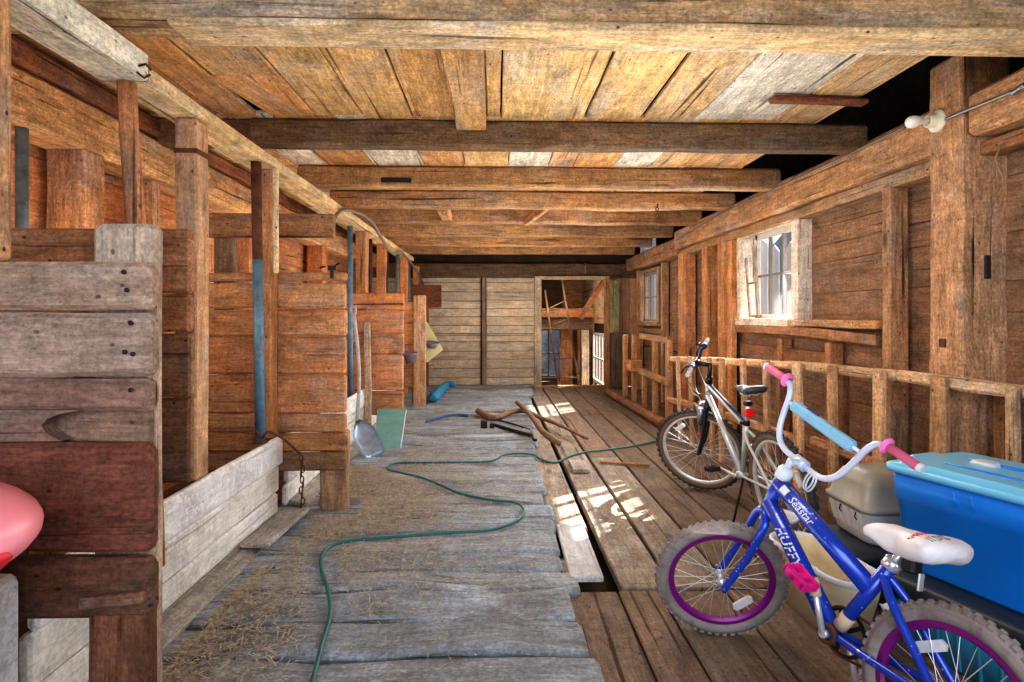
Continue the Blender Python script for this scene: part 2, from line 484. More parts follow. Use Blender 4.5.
# ------------------------------------------------------------------ setting: walls
def plank_rows(m, x, y0, y1, z0, z1, h, tint, holes=(), thick=.03, axis='y', vary=.12, seg=.5, ch=.0035):
    z = z0
    while z < z1 - .02:
        hh = min(h * random.uniform(.88, 1.12), z1 - z)
        spans = [(y0, y1)]
        for a, b, c, d in holes:
            if z < d - .01 and z + hh > c + .01:
                new = []
                for p, q in spans:
                    if a > p: new.append((p, min(a, q)))
                    if b < q: new.append((max(b, p), q))
                spans = [s for s in new if s[1] - s[0] > .02]
        for p, q in spans:
            cuts = [p]
            while q - cuts[-1] > 4.2: cuts.append(cuts[-1] + random.uniform(2.4, 3.8))
            cuts.append(q)
            for u, v in zip(cuts, cuts[1:]):
                if axis == 'y': m.slab(x, x + thick, u, v - .003, z + .001, z + hh - .001, 'y', tint=tint, vary=vary, seg=seg, ch=ch, jit=.003)
                else: m.slab(u, v - .003, x, x + thick, z + .002, z + hh - .004, 'x', tint=tint, vary=vary, seg=seg, ch=ch, jit=.003)
        z += hh

W1 = (4.80, 5.88, 1.27, 2.10)
W2 = (8.86, 9.93, 1.2, 2.03)
m = MB(); plank_rows(m, 2.62, -.5, 10.75, -.12, 2.44, .27, C(154, 112, 84), holes=(W1, W2))
for a, b, c, d in ((-.5, W1[0], -.12, 2.44), (W1[1], W2[0], -.12, 2.44), (W2[1], 10.75, -.12, 2.44), (W1[0], W1[1], -.12, W1[2]), (W1[0], W1[1], W1[3], 2.44), (W2[0], W2[1], -.12, W2[2]), (W2[0], W2[1], W2[3], 2.44)):
    m.slab(2.651, 2.70, a, b, c, d, 'y', tint=C(60, 38, 26), jit=0, ch=0.0005, vary=0)
struct(m, 'wall_right', M['wall'], 'brown plank wall with two small windows on the right', 'wall')
m = MB(); plank_rows(m, -2.43, -.5, 10.75, -.05, 3.1, .24, C(196, 118, 66))
m.slab(-2.50, -2.431, -.5, 10.75, -.05, 3.1, 'y', tint=C(60, 38, 26), jit=0, ch=.0005); struct(m, 'wall_left', M['wall'], 'orange brown plank wall behind the stalls on the left', 'wall')
m = MB(); plank_rows(m, 10.7, -2.4, .73, 0, 2.02, .165, C(206, 182, 154), axis='x', vary=.14, ch=.008)
for i in range(4):
    m.slab(2.06 + i * .145, 2.06 + i * .145 + .14, 10.68, 10.72, 0, 2.1, 'z', tint=C(196, 132, 80))
m.slab(-2.4, .73, 10.735, 10.78, 0, 2.02, 'x', tint=C(70, 56, 44), jit=0, ch=.0005); struct(m, 'wall_back', M['back'], 'pale worn plank wall across the far end beside the doorway', 'wall')
m = MB(); m.slab(-2.4, 2.7, 10.62, 10.8, 2.0, 2.26, 'x', tint=C(104, 78, 58), jit=.008)
m.slab(-2.4, 2.7, 10.7, 10.78, 2.26, 3.1, 'x', tint=C(60, 44, 36))
struct(m, 'header_beam', M['hewn'], 'dark squared beam across the top of the far wall', 'beam')
m = MB(); m.slab(-.235, -.15, 10.63, 10.69, .0, 2.0, 'z', tint=C(146, 118, 92)); struct(m, 'wall_batten', M['wood'], 'narrow upright batten in the middle of the far plank wall', 'batten')
m = MB(); m.slab(-.262, -.237, 10.64, 10.69, .0, 2.0, 'z', tint=C(58, 40, 30)); struct(m, 'wall_batten', M['wood'], 'dark thin strip in place of the shaded gap by the batten on the far plank wall', 'batten')  # strip coloured dark for the shade in the gap beside the batten
# doorway frame
m = MB()
m.slab(.72, .85, 10.55, 10.72, -.05, 2.0, 'z', tint=C(196, 168, 136))
m.slab(2.02, 2.10, 10.55, 10.72, -.05, 2.0, 'z', tint=C(176, 112, 66))
m.slab(.72, 2.10, 10.56, 10.71, 1.97, 2.03, 'x', tint=C(206, 168, 122))
m.slab(.85, 2.02, 10.55, 10.75, -.04, .02, 'x', tint=C(180, 124, 82))
struct(m, 'door_1', M['wood'], 'open doorway with pale jambs at the far end', 'doorway')
# the room beyond the doorway
m = MB()
m.slab(-.6, 3.4, 10.85, 14.4, -.34, -.28, 'y', tint=C(110, 84, 64))
struct(m, 'floor_beyond', M['floor'], 'lower floor in the room beyond the doorway', 'floor')
m = MB()
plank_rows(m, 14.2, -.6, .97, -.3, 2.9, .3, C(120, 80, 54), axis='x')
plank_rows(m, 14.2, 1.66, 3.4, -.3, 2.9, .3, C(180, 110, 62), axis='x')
plank_rows(m, 14.2, .97, 1.66, -.3, -.2, .1, C(120, 80, 54), axis='x')
m.slab(.97, 1.66, 14.2, 14.23, 1.0, 2.9, 'x', tint=C(90, 62, 46))
m.slab(-.6, .97, 14.235, 14.3, -.3, 2.9, 'x', tint=C(60, 38, 26), jit=0, ch=.0005); m.slab(1.66, 3.4, 14.235, 14.3, -.3, 2.9, 'x', tint=C(60, 38, 26), jit=0, ch=.0005); m.slab(.97, 1.66, 14.235, 14.3, 1.0, 2.9, 'x', tint=C(60, 38, 26), jit=0, ch=.0005); struct(m, 'wall_beyond', M['wall'], 'plank wall of the room seen through the doorway', 'wall')
m = MB(); plank_rows(m, 2.14, 10.82, 14.2, -.3, 2.9, .3, C(186, 140, 98), holes=((11.15, 12.6, -.1, .95),)); m.slab(2.175, 2.22, 10.82, 11.15, -.3, 2.9, 'y', tint=C(60, 38, 26), jit=0, ch=.0005); m.slab(2.175, 2.22, 12.6, 14.2, -.3, 2.9, 'y', tint=C(60, 38, 26), jit=0, ch=.0005); m.slab(2.175, 2.22, 11.15, 12.6, .95, 2.9, 'y', tint=C(60, 38, 26), jit=0, ch=.0005); struct(m, 'wall_beyond_right', M['wall'], 'right wall of the room seen through the doorway', 'wall')
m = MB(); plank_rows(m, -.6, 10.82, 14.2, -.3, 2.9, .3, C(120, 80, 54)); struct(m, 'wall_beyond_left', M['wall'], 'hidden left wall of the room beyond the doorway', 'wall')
m = MB(); m.box((1.2, 12.5, 2.95), (4.2, 3.9, .05)); struct(m, 'ceiling_beyond', M['roof'], 'dark loft above the room beyond the doorway', 'ceiling')
m = MB(); m.slab(.4, 2.36, 12.6, 12.75, 1.27, 1.47, 'x', tint=C(206, 120, 58)); struct(m, 'loft_beam', M['hewn'], 'orange cross beam seen through the doorway', 'beam')
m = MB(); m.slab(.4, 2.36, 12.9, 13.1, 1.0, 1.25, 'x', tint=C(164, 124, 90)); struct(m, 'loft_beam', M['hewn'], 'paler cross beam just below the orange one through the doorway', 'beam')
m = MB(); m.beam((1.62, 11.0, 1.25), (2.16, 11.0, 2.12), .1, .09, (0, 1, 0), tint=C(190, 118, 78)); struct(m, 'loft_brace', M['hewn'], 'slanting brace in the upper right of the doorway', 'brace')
m = MB(); m.slab(1.50, 1.80, 13.4, 13.45, -.28, 1.0, 'z', tint=C(226, 140, 78)); struct(m, 'loft_panel', M['wood'], 'orange board panel between the two windows seen through the doorway', 'panel')
m = MB(); m.slab(1.86, 2.02, 12.4, 12.5, -.28, 1.0, 'z', tint=C(206, 178, 150)); m.slab(1.78, 1.85, 12.45, 12.55, -.28, 1.0, 'z', tint=C(130, 86, 56)); struct(m, 'loft_post', M['hewn'], 'pale upright post beside the far window seen through the doorway', 'post')

# ------------------------------------------------------------------ setting: ceiling, roof
m = MB()
bays = [2.2, 3.72, 4.9, 5.85, 6.8, 7.9, 9.0, 10.1, 10.75]
first = [(-2.2, -1.74, C(176, 118, 70)), (-1.735, -1.505, C(206, 148, 86)), (-1.13, -.84, C(214, 166, 106)), (-.83, -.53, C(216, 166, 106)), (-.52, -.25, C(208, 154, 96)), (-.05, .03, C(212, 164, 106)), (.04, .565, C(222, 180, 122)), (.58, .93, C(216, 172, 114)), (.955, 1.285, C(220, 180, 130)), (1.295, 1.80, C(222, 214, 200)), (1.81, 2.12, C(214, 174, 128))]
for x0, x1, c in first:
    m.slab(x0, x1, 2.15, 3.76, 2.565 + random.uniform(0, .006), 2.60, 'y', tint=c, vary=.06, seg=.3)
m.slab(-1.50, -1.14, 2.15, 3.1, 2.567, 2.60, 'y', tint=C(212, 158, 98)); m.beam((-1.43, 3.1, 2.585), (-1.30, 3.76, 2.585), .2, .033, tint=C(206, 148, 90)); m.slab(-1.3, -1.14, 3.1, 3.76, 2.572, 2.60, 'y', tint=C(206, 148, 90))
m.slab(-.25, -.05, 2.15, 3.76, 2.58, 2.61, 'y', tint=C(190, 140, 90))
for y0, y1 in zip(bays[1:], bays[2:]):
    x = -2.2
    while x < 2.1:
        w = random.uniform(.2, .5)
        c = random.choice([C(218, 170, 110), C(206, 146, 88), C(222, 182, 126), C(222, 210, 190), C(204, 146, 92)])
        m.slab(x + .006, min(x + w, 2.12), y0 - .02, y1 + .03, 2.565 + random.uniform(0, .006), 2.60, 'y', tint=c, vary=.06, seg=.3)
        x += w
m.slab(-2.2, 2.15, .3, 2.15, 2.66, 2.70, 'y', tint=C(190, 130, 80))
struct(m, 'ceiling', M['ceil'], 'tan ceiling boards resting on the joists', 'ceiling')
m = MB(); m.slab(-.245, -.055, 2.29, 3.71, 2.485, 2.562, 'y', tint=C(196, 146, 92)); struct(m, 'ceiling_cleat', M['ceil'], 'short board fixed lengthwise under the ceiling between the two nearest beams', 'cleat')
m = MB(); m.box((3.1, 5, 2.8), (.05, 12, .9)); m.box((2.89, 5, 2.415), (.44, 12, .04)); m.box((.2, -.95, 2.95), (5.6, .05, .4)); struct(m, 'loft_sky_block', M['roof'], 'dark boards added to block the sky above the right wall', 'boards')  # added boxes keep the sky out, near black to read as unlit void
m = MB(); m.box((.3, 5, 3.13), (5.8, 12, .05)); struct(m, 'roof', M['roof'], 'dark roof boards added to block the sky above the ceiling gaps', 'roof')  # added plane over the ceiling gaps, keeps sky light out of the loft

m = MB(); m.slab(-2.4, 2.9, 2.11, 2.30, 2.382, 2.66, 'x', tint=C(190, 152, 110), jit=.012, ch=.02, seg=.2)
struct(m, 'ceiling_beam', M['hewn'], 'biggest and nearest squared beam across the top of the view', 'beam')
m = MB(); m.slab(-1.18, 2.9, 2.115, 2.30, 2.35, 2.381, 'x', tint=C(222, 186, 140), jit=.006, ch=.01); struct(m, 'beam_facing', M['wood'], 'pale plank along the underside of the nearest beam', 'plank')
JW = ['second', 'third', 'fourth', 'fifth', 'sixth', 'seventh', 'eighth']
for i, (yy, zb, zt) in enumerate(((3.74, 2.392, 2.565), (4.9, 2.39, 2.565), (5.85, 2.39, 2.562), (6.8, 2.39, 2.562), (7.9, 2.385, 2.562), (9.0, 2.385, 2.562), (10.1, 2.38, 2.562))):
    m = MB(); m.slab(-1.66 if i else -1.57, 2.46, yy, yy + .13, zb, zt, 'x', tint=C(132, 98, 68) if i == 0 else C(176, 128, 84), jit=.012, ch=.018, seg=.25)
    struct(m, 'ceiling_joist', M['hewn'], JW[i] + ' squared cross timber from the front in the row under the ceiling', 'joist')
m = MB(); m.box(at(396, 180, Y=4.893), (.25, .012, .04)); m.build('iron_plate', M['iron'], bpy.data.objects['ceiling_joist.001'], label='black iron plate on the joist face')
m = MB(); m.slab(-2.3, -1.5, 3.76, 3.88, 2.40, 2.56, 'x', tint=C(120, 80, 52), jit=.01); struct(m, 'joist_stub', M['hewn'], 'short dark joist end over the left stalls', 'joist')
m = MB(); m.beam((.36, 6.78, 2.40), (.62, 6.2, 2.53), .06, .09, (0, 0, 1), tint=C(190, 132, 84)); struct(m, 'joist_brace', M['wood'], 'small slanting brace between the joists near the middle', 'brace')
m = MB(); m.slab(-.62, -.5, 6.2, 6.8, 2.41, 2.50, 'y', tint=C(196, 140, 90)); struct(m, 'joist_block', M['wood'], 'small wooden block between joists left of the middle', 'block')

# ------------------------------------------------------------------ setting: right frame
m = MB()
m.slab(2.40, 2.66, -.4, 2.89, 2.21, 2.44, 'y', tint=C(192, 140, 98), jit=.014, ch=.02)
m.slab(2.405, 2.66, 2.9, 7.75, 2.19, 2.44, 'y', tint=C(192, 140, 98), jit=.016, ch=.022)
m.slab(2.42, 2.66, 7.7, 10.7, 2.12, 2.36, 'y', tint=C(180, 120, 78), jit=.016, ch=.022)
struct(m, 'wall_plate', M['hewn'], 'rough hewn timber along the top of the right wall', 'beam')
m = MB(); m.slab(2.47, 2.6, 3.2, 7.7, 2.10, 2.185, 'y', tint=C(176, 132, 92)); m.slab(2.48, 2.6, .3, 2.97, 2.12, 2.19, 'y', tint=C(176, 112, 70)); struct(m, 'wall_header', M['wood'], 'board just under the hewn timber on the right wall', 'board')
p = MB(); p.slab(2.38, 2.64, 2.896, 3.12, -.05, 2.66, 'z', tint=C(180, 130, 94), jit=.014, ch=.014, seg=.15)
post = struct(p, 'wall_post', M['hewn'], 'thick square post against the right wall, lamp holder fixed near its top', 'post')
m = MB(); q = at(988, 267, Y=2.893); m.box(q + V((0, .002, 0)), (.03, .012, .12)); m.build('mortise_shade', M['darkgap'], post, label='dark block in place of the shaded slot in the post')  # solid dark box on the post face, slot shade put into its colour
m = MB(); q = at(943, 343, X=2.375); m.box(q, (.02, .035, .045)); m.build('bolt', M['rust'], post, label='rusty square bolt head')
m = MB(); m.slab(2.47, 2.59, 3.556, 3.635, -.05, 2.12, 'z', tint=C(190, 136, 94)); struct(m, 'wall_stud', M['wood'], 'upright stud between the thick post and the near window', 'stud')
for pa, pb, c, lab in ((678, 687, C(200, 130, 80), 'upright post on the right wall just past the far window'), (702, 709, C(206, 136, 82), 'narrow upright left of the near window, farther of two'), (719, 726, C(210, 140, 84), 'narrow upright left of the near window, nearer of two')):
    Yc = 2.46 * FPX / (pb - 495.0)
    m = MB(); m.slab(2.46, 2.60, Yc, Yc + (.30 if pa == 678 else .17), -.05, 2.14, 'z', tint=c); struct(m, 'wall_stud', M['wood'], lab, 'stud')
m = MB(); m.slab(2.50, 2.56, 6.06, 6.42, -.05, 2.12, 'z', tint=C(226, 150, 92)); struct(m, 'wall_board', M['wood'], 'wide upright board against the left jamb of the near window', 'board')
m = MB(); m.slab(2.47, 2.62, 3.70, 4.84, 1.215, 1.27, 'y', tint=C(206, 146, 94), jit=.006); struct(m, 'wall_ledge', M['wood'], 'straight ledge board at sill height beside the near window', 'ledge')
m = MB(); m.beam((2.52, 3.72, 1.14), (2.52, 5.9, 1.17), .08, .075, (0, 0, 1), tint=C(176, 116, 74), bow=.02); struct(m, 'wall_ledge', M['wood'], 'bowed board running below the sill of the near window', 'ledge')
m = MB(); m.slab(2.5, 2.6, 4.25, 4.33, 0, 1.1, 'z', tint=C(170, 110, 70)); m.slab(2.5, 2.6, 5.0, 5.08, 0, 1.1, 'z', tint=C(176, 116, 74)); m.slab(2.52, 2.6, 4.3, 5.9, .88, 1.02, 'y', tint=C(150, 96, 62)); struct(m, 'wall_framing', M['wood'], 'short framing under the near window', 'framing')
m = MB(); m.slab(2.5, 2.6, 8.6, 8.68, 0, 2.1, 'z', tint=C(196, 146, 104)); m.slab(2.5, 2.6, 10.1, 10.2, 0, 2.1, 'z', tint=C(196, 140, 96)); m.slab(2.5, 2.62, 8.6, 10.2, 1.02, 1.1, 'y', tint=C(150, 110, 80)); struct(m, 'wall_framing', M['wood'], 'pale framing round the far window', 'framing')

# ------------------------------------------------------------------ windows
def window(name, W, label, cols, split=None, ct=(C(226, 206, 186), C(220, 198, 176)), sm='sash'):
    y0, y1, z0, z1 = W
    m = MB()
    m.slab(2.50, 2.66, y0 - .08, y0 + .03, z0 - .06, z1 + .03, 'z', tint=ct[0]); m.slab(2.50, 2.66, y1 - .03, y1 + .05, z0 - .06, z1 + .03, 'z', tint=ct[0])
    m.slab(2.50, 2.66, y0 - .05, y1 + .05, z1 - .01, z1 + .04, 'y', tint=ct[1]); m.slab(2.48, 2.68, y0 - .05, y1 + .05, z0 - .06, z0 + .01, 'y', tint=ct[1])
    o = struct(m, name, M['wood'], label, 'window')
    ye = y1 - .03 if split is None else split
    m = MB()
    for a, b, c, d in ((y0 + .03, y0 + .075, z0, z1), (ye - .045, ye, z0, z1), (y0 + .03, ye, z0, z0 + .05), (y0 + .03, ye, z1 - .06, z1 - .01)):
        m.box((2.58, (a + b) / 2, (c + d) / 2), (.035, b - a, d - c))
    m.build('window_frame', M[sm], o)
    m = MB()
    for i in range(1, cols):
        yy = y0 + .05 + (ye - y0 - .08) * i / cols
        m.box((2.58, yy, (z0 + z1) / 2), (.03, .022, z1 - z0 - .06))
    m.box((2.58, (y0 + ye) / 2, (z0 + z1) / 2), (.028, ye - y0 - .06, .02))
    m.build('window_bars', M['sashdark'], o)
    m = MB(); m.box((2.583, (y0 + ye) / 2 + .015, (z0 + z1) / 2), (.004, ye - y0 - .1, z1 - z0 - .08), ch=.0005); m.build('window_glass', M['glass'], o)
    return o
window('window_1', W1, 'near small-paned window in the right wall with white pickets outside', 3, 5.64)
window('window_2', W2, 'far small-paned window in the right wall', 4, None, (C(176, 136, 100), C(170, 130, 96)), 'sashdark')
# loose sash leaning inside the near window
t = thing('window_sash', 'old sash leaning askew at the far side of the near window', 'window sash', (2.54, 5.66, 1.285))
tl = .16
def sp(a, b): return V((2.545, 5.50 + a + b * tl, 1.285 + b))
m = MB()
m.beam(sp(.02, 0), sp(.02, .70), .035, .03, (1, 0, 0), tint=C(190, 160, 140)); m.beam(sp(.21, 0), sp(.21, .60), .035, .03, (1, 0, 0), tint=C(186, 150, 130))
m.beam(sp(.0, .015), sp(.23, .015), .03, .03, (1, 0, 0), tint=C(190, 160, 140)); m.beam(sp(.0, .34), sp(.23, .34), .02, .02, (1, 0, 0), tint=C(150, 130, 116))
m.build('sash_frame', M['wood'], t)
m = MB(); m.poly([sp(.03, .02), sp(.2, .02), sp(.2, .58), sp(.03, .62)], (1, 0, 0), .003); m.build('sash_pane', M['glass'], t)
# door window far beyond
m = MB()
for a, b, c, d in ((11.15, 11.22, -.1, .95), (12.53, 12.6, -.1, .95), (11.15, 12.6, -.1, -.04), (11.15, 12.6, .9, .95)): m.box((2.15, (a + b) / 2, (c + d) / 2), (.05, b - a, d - c))
for yy in (11.55, 11.88, 12.2): m.box((2.15, yy, .42), (.03, .03, 1.0))
m.box((2.15, 11.87, .42), (.03, 1.4, .03))
o = struct(m, 'window_3', M['sash'], 'large low window in the room beyond the doorway', 'window')
m = MB(); m.box((2.155, 11.87, .42), (.004, 1.36, .98), ch=.0005); m.build('window_glass', M['glass'], o)
m = MB()
for a, b, c, d in ((.97, 1.02, -.2, 1.0), (1.61, 1.66, -.2, 1.0), (.97, 1.66, -.2, -.15), (.97, 1.66, .95, 1.0), (.97, 1.66, .38, .41), (1.3, 1.33, -.2, 1.0)): m.box(((a + b) / 2, 14.2, (c + d) / 2), (b - a, .05, d - c))
o = struct(m, 'window_4', M['sashdark'], 'grey window straight beyond the doorway', 'window')
m = MB(); m.box((1.315, 14.205, .4), (.64, .004, 1.1), ch=.0005); m.build('window_glass', M['glass'], o)

# ------------------------------------------------------------------ outside
m = MB(); m.box((10, 8, -.4), (40, 44, .05)); struct(m, 'ground', M['ground'], 'pale gravelly ground outside the windows', 'ground')
m = MB()
N = 14
gr = [[m.vert((4.6 + i * .5, 1 + j * 1.6, -.38 + (i / N) * 6.5 + noise.noise(V((i * .5, j * .7, 3))) * .3)) for i in range(N)] for j in range(12)]
for j in range(11):
    for i in range(N - 1): m.face((gr[j][i], gr[j][i + 1], gr[j + 1][i + 1], gr[j + 1][i]), True)
gr = [[m.vert((-3 + i * .8, 15.5 + j * .6, -.4 + (j / 8) * 5 + noise.noise(V((i * .7, j * .5, 9))) * .4)) for i in range(12)] for j in range(9)]
for j in range(8):
    for i in range(11): m.face((gr[j][i], gr[j][i + 1], gr[j + 1][i + 1], gr[j + 1][i]), True)
struct(m, 'hill', M['ground'], 'speckled bank rising outside the windows', 'bank')
def picket(px0, px1, top, label, group):
    X = 4.0; a, b = at(px0, 290, X=X).y, at(px1, 290, X=X).y
    c = (a + b) / 2; zt = at((px0 + px1) / 2, top, X=X).z
    m = MB(); zb = -.374
    m.poly([(X, b, zb), (X, a, zb), (X, a, zt - .10), (X, c, zt), (X, b, zt - .10)], (1, 0, 0), .02)
    m.build('picket', M['picket'], label=label, cat='picket', group=group)
ords = ['nearest', 'second', 'third', 'fourth', 'fifth']
for i, (a, b, tp) in enumerate(((800, 808, 243), (786, 794, 241), (770, 778.5, 245), (755, 767, 238), (741, 752, 243))):
    picket(a, b, tp, ords[i] + ' white pointed picket from the right outside the near window', 'white pickets outside the near window')
for i, (a, b) in enumerate(((658, 660), (653.6, 656.4), (648, 651.5))):
    picket(a, b, 250, ords[i] + ' white picket from the right outside the far window', 'white pickets outside the far window')

# ------------------------------------------------------------------ setting: left frame
m = MB(); m.slab(-2.38, -2.15, -.4, 10.7, 2.18, 2.43, 'y', tint=C(206, 150, 96), jit=.014, ch=.02); struct(m, 'stall_plate', M['hewn'], 'pale squared timber along the top of the left wall behind the stalls', 'beam')
m = MB(); m.slab(-2.36, -2.13, -.4, 6.0, 2.44, 2.55, 'y', tint=C(146, 84, 46), jit=.014, ch=.02); struct(m, 'stall_plate', M['hewn'], 'dark orange timber lying on top of the left wall plate', 'beam')
m = MB(); m.slab(-1.51, -1.33, .6, 2.27, 2.2, 2.305, 'y', tint=C(226, 212, 186), jit=.006, ch=.008); m.slab(-1.505, -1.335, 2.275, 9.6, 2.2, 2.262, 'y', tint=C(218, 182, 130), jit=.005, ch=.006)
rail = struct(m, 'stall_header', M['worn'], 'long pale plank laid flat along the tops of the stall posts', 'plank')
m = MB(); q = [at(139, 66, X=-1.325), at(146, 64, X=-1.322), at(151, 70, X=-1.325)]; m.tube(q, .004, 6)
q = [at(137, 72, X=-1.325), at(144, 78, X=-1.322), at(150, 75, X=-1.325)]; m.tube(q, .004, 6); m.build('staple', M['iron'], rail, label='bent iron staples')
def stall_post(x0, x1, y0, y1, z0, z1, tint, label, mat='worn', jit=.006):
    m = MB(); m.slab(x0, x1, y0, y1, z0, z1, 'z', tint=tint, jit=jit, ch=.008); return struct(m, 'stall_post', M[mat], label, 'post')
stall_post(-1.55, -1.352, 1.60, 1.67, 1.455, 2.2, C(206, 150, 104), 'post cut off by the left edge, rising behind the nearest stall boards', 'wood')
pa = stall_post(-1.452, -1.352, 2.67, 2.79, .552, 2.2, C(186, 140, 104), 'square post with an iron strap, second along the stalls')
m = MB(); m.box((-1.402, 2.73, 2.05), (.106, .126, .022), ch=.001); m.build('iron_strap', M['rust'], pa, label='rusty strap round the post')
stall_post(-1.468, -1.366, 3.58, 3.70, .552, 2.2, C(186, 126, 80), 'square post beside the blue pipe at the second stall divider')
stall_post(-1.47, -1.36, 6.16, 6.3, .552, 2.2, C(176, 112, 66), 'square post at the third stall divider')
stall_post(-1.47, -1.36, 7.25, 7.4, .552, 2.2, C(206, 126, 66), 'orange post between the third and fourth dividers')
stall_post(-1.47, -1.36, 9.0, 9.15, .1, 2.2, C(206, 126, 66), 'orange post past the fourth divider, nearer of two')
stall_post(-1.47, -1.36, 10.4, 10.5, .1, 2.2, C(206, 126, 66), 'orange post near the far wall, farther of two')
stall_post(-2.36, -2.16, 3.115, 3.27, .02, 2.18, C(196, 132, 84), 'thick square post against the left wall under the plate', 'hewn', .014)
stall_post(-2.34, -2.2, 3.80, 3.88, .02, 2.18, C(206, 140, 90), 'thin stud on the left wall right of the thick post', 'wood')
stall_post(-2.34, -2.17, 5.2, 5.35, .02, 2.18, C(170, 104, 62), 'middle post against the left wall', 'wood')
stall_post(-2.34, -2.15, 7.3, 7.5, .02, 2.18, C(206, 120, 62), 'farthest post against the left wall', 'wood')
# round pole
a, b = V((-1.42, 2.28, 2.2)), V((-1.355, 2.36, .3))
m = MB(); pts = [a.lerp(b, i / 9) + V((noise.noise(V((i * .6, 1, 1))) * .012, 0, 0)) for i in range(10)]
m.tube(pts, [.033, .033, .034, .036, .037, .037, .038, .038, .037, .036], 12)
for i in range(len(m.v)): m.g[i] = V((m.v[i].z, m.v[i].x, m.v[i].y)); m.t[i] = C(186, 116, 70)
struct(m, 'stall_pole', M['worn'], 'round peeled pole between the nearest two stall posts', 'pole')

# ------------------------------------------------------------------ stall dividers
def divider(label, Y, xl, xr, seams, tints, post=None, thick=.045, mat='worn'):
    t = thing('stall_divider', label, 'stall divider', ((xl + xr) / 2, Y, min(seams[-1], post[2] if post else 9)))
    for i, (a, b) in enumerate(zip(seams, seams[1:])):
        m = MB(); m.slab(xl, xr + random.uniform(-.006, .006), Y + random.uniform(-.004, .004), Y + thick, b + .003, a - .004, 'x', tint=tints[i % len(tints)], vary=.08, ch=.012, jit=.006, seg=.12)
        m.build('board', M[mat], t)
    if post:
        m = MB(); m.slab(post[0], post[1], Y + thick + .004, Y + thick + .004 + post[4], post[2], post[3], 'z', tint=post[5], ch=.012); m.build('post', M[mat], t)
    return t
# nearest divider, board by board
near = thing('stall_divider', 'nearest stall divider of wide worn boards with a notch and a dark red board', 'stall divider', (-1.2, 1.66, .03))
def nb(z0, z1, tint, name='board', label=None, xr=-.933, mat='worn', y0=1.60, vary=.03):
    m = MB(); m.slab(-2.3, xr, y0, y0 + .048, z0, z1, 'x', tint=tint, ch=.016, jit=.009, vary=vary, seg=.1); return m.build(name, M[mat], near, label=label)
nb(1.316, 1.449, C(166, 132, 110)); nb(1.134, 1.310, C(160, 132, 116))
nb(1.042, 1.131, C(136, 100, 86))
m = MB(); m.slab(-2.3, -.955, 1.6485, 1.6545, .93, 1.12, 'x', tint=C(132, 98, 82), jit=.0005, ch=.001); m.build('board', M['worn'], near, label='inner board showing through the notch')
m = MB()
zs = [(-2.3, .962), (-1.17, .962), (-1.195, .975), (-1.215, .99), (-1.222, 1.005), (-1.208, 1.022), (-1.18, 1.034), (-1.12, 1.046), (-2.3, 1.05)]
pts = [(x, 1.6, z) for x, z in zs]; m.poly(pts, (0, 1, 0), .046)
for i, p in enumerate(m.v): m.g[i] = V((p.x + 31, p.y, p.z)); m.t[i] = C(134, 98, 84)
m.build('board', M['worn'], near, label='lower half of the notched board')
nb(.657, .955, C(116, 62, 48), label='dark red board', mat='wood', vary=0)
nb(.478, .640, C(104, 64, 46), label='dark brown bottom board', mat='wood', vary=0)
m = MB(); m.slab(-1.13, -.958, 1.655, 1.715, .035, 1.56, 'z', tint=C(164, 140, 124), ch=.016, jit=.005); m.build('post', M['worn'], near)
m = MB(); m.slab(-1.105, -.935, 1.60, 1.648, .035, .505, 'z', tint=C(112, 68, 46), ch=.01); m.build('post', M['wood'], near, label='dark stained post below the boards')
m = MB(); m.beam((-1.11, 1.59, .53), (-.94, 1.59, .545), .03, .03, tint=C(124, 78, 52)); m.build('splinter', M['wood'], near)
for px, py in ((124, 272), (127, 290), (131, 323), (125, 352), (133, 354), (131, 390)):
    m = MB(); m.lathe([(0, 0), (.006, 0), (.006, -.004), (0, -.004)], at(px, py, Y=1.594), (0, 1, 0), 8); m.build('nail', M['iron'], near)

divider('short brown divider wall right behind the nearest stall divider', 2.60, -2.3, -1.345, [1.69, 1.40, 1.225, .94, .56], [C(164, 106, 68), C(176, 116, 76), C(150, 108, 80), C(146, 104, 78), C(120, 84, 62)], mat='wood')
d2 = divider('second stall divider with a chain hanging before it and a hinge on top', 3.72, -2.32, -.95, [1.582, 1.518, 1.345, 1.172, .928, .678, .556, .434, .312], [C(186, 126, 80), C(196, 134, 86), C(192, 126, 78), C(190, 120, 74), C(182, 120, 78), C(190, 130, 86), C(170, 112, 72), C(150, 108, 78)], (-1.13, -.952, .04, .56, .08, C(160, 120, 92)))
m = MB(); q = at(332, 268, Y=3.70)
m.box(q, (.05, .01, .03)); m.box(q + V((.0, 0, -.03)), (.02, .012, .07)); m.tube([q + V((-.04, -.005, .01)), q + V((-.075, -.008, .0))], .006, 6); m.tube([q + V((.02, -.005, .015)), q + V((.05, -.008, .03))], .006, 6)
m.build('hinge', M['iron'], d2, label='black iron hinge')
divider('third stall divider with a teal panel leaning against its foot', 6.10, -2.32, -.957, [1.54, 1.363, 1.12, .90, .52, .262], [C(206, 126, 74), C(190, 124, 82), C(196, 132, 92), C(200, 132, 92), C(196, 130, 88)], (-1.14, -.965, .04, .5, .08, C(140, 92, 60)))
divider('farthest stall divider ending in a tall plain post', 8.10, -2.32, -1.06, [1.5, 1.2, .9, .6, .3], [C(190, 126, 78)], None)
m = MB(); m.slab(-1.125, -.955, 8.03, 8.09, .04, 1.585, 'z', tint=C(186, 140, 100), ch=.01); m.build('end_post', M['worn'], bpy.data.objects['stall_divider.004'])
t = thing('divider_rail', 'upper cross rail fixed above the second stall divider', 'rail', (-1.48, 3.86, 1.82))
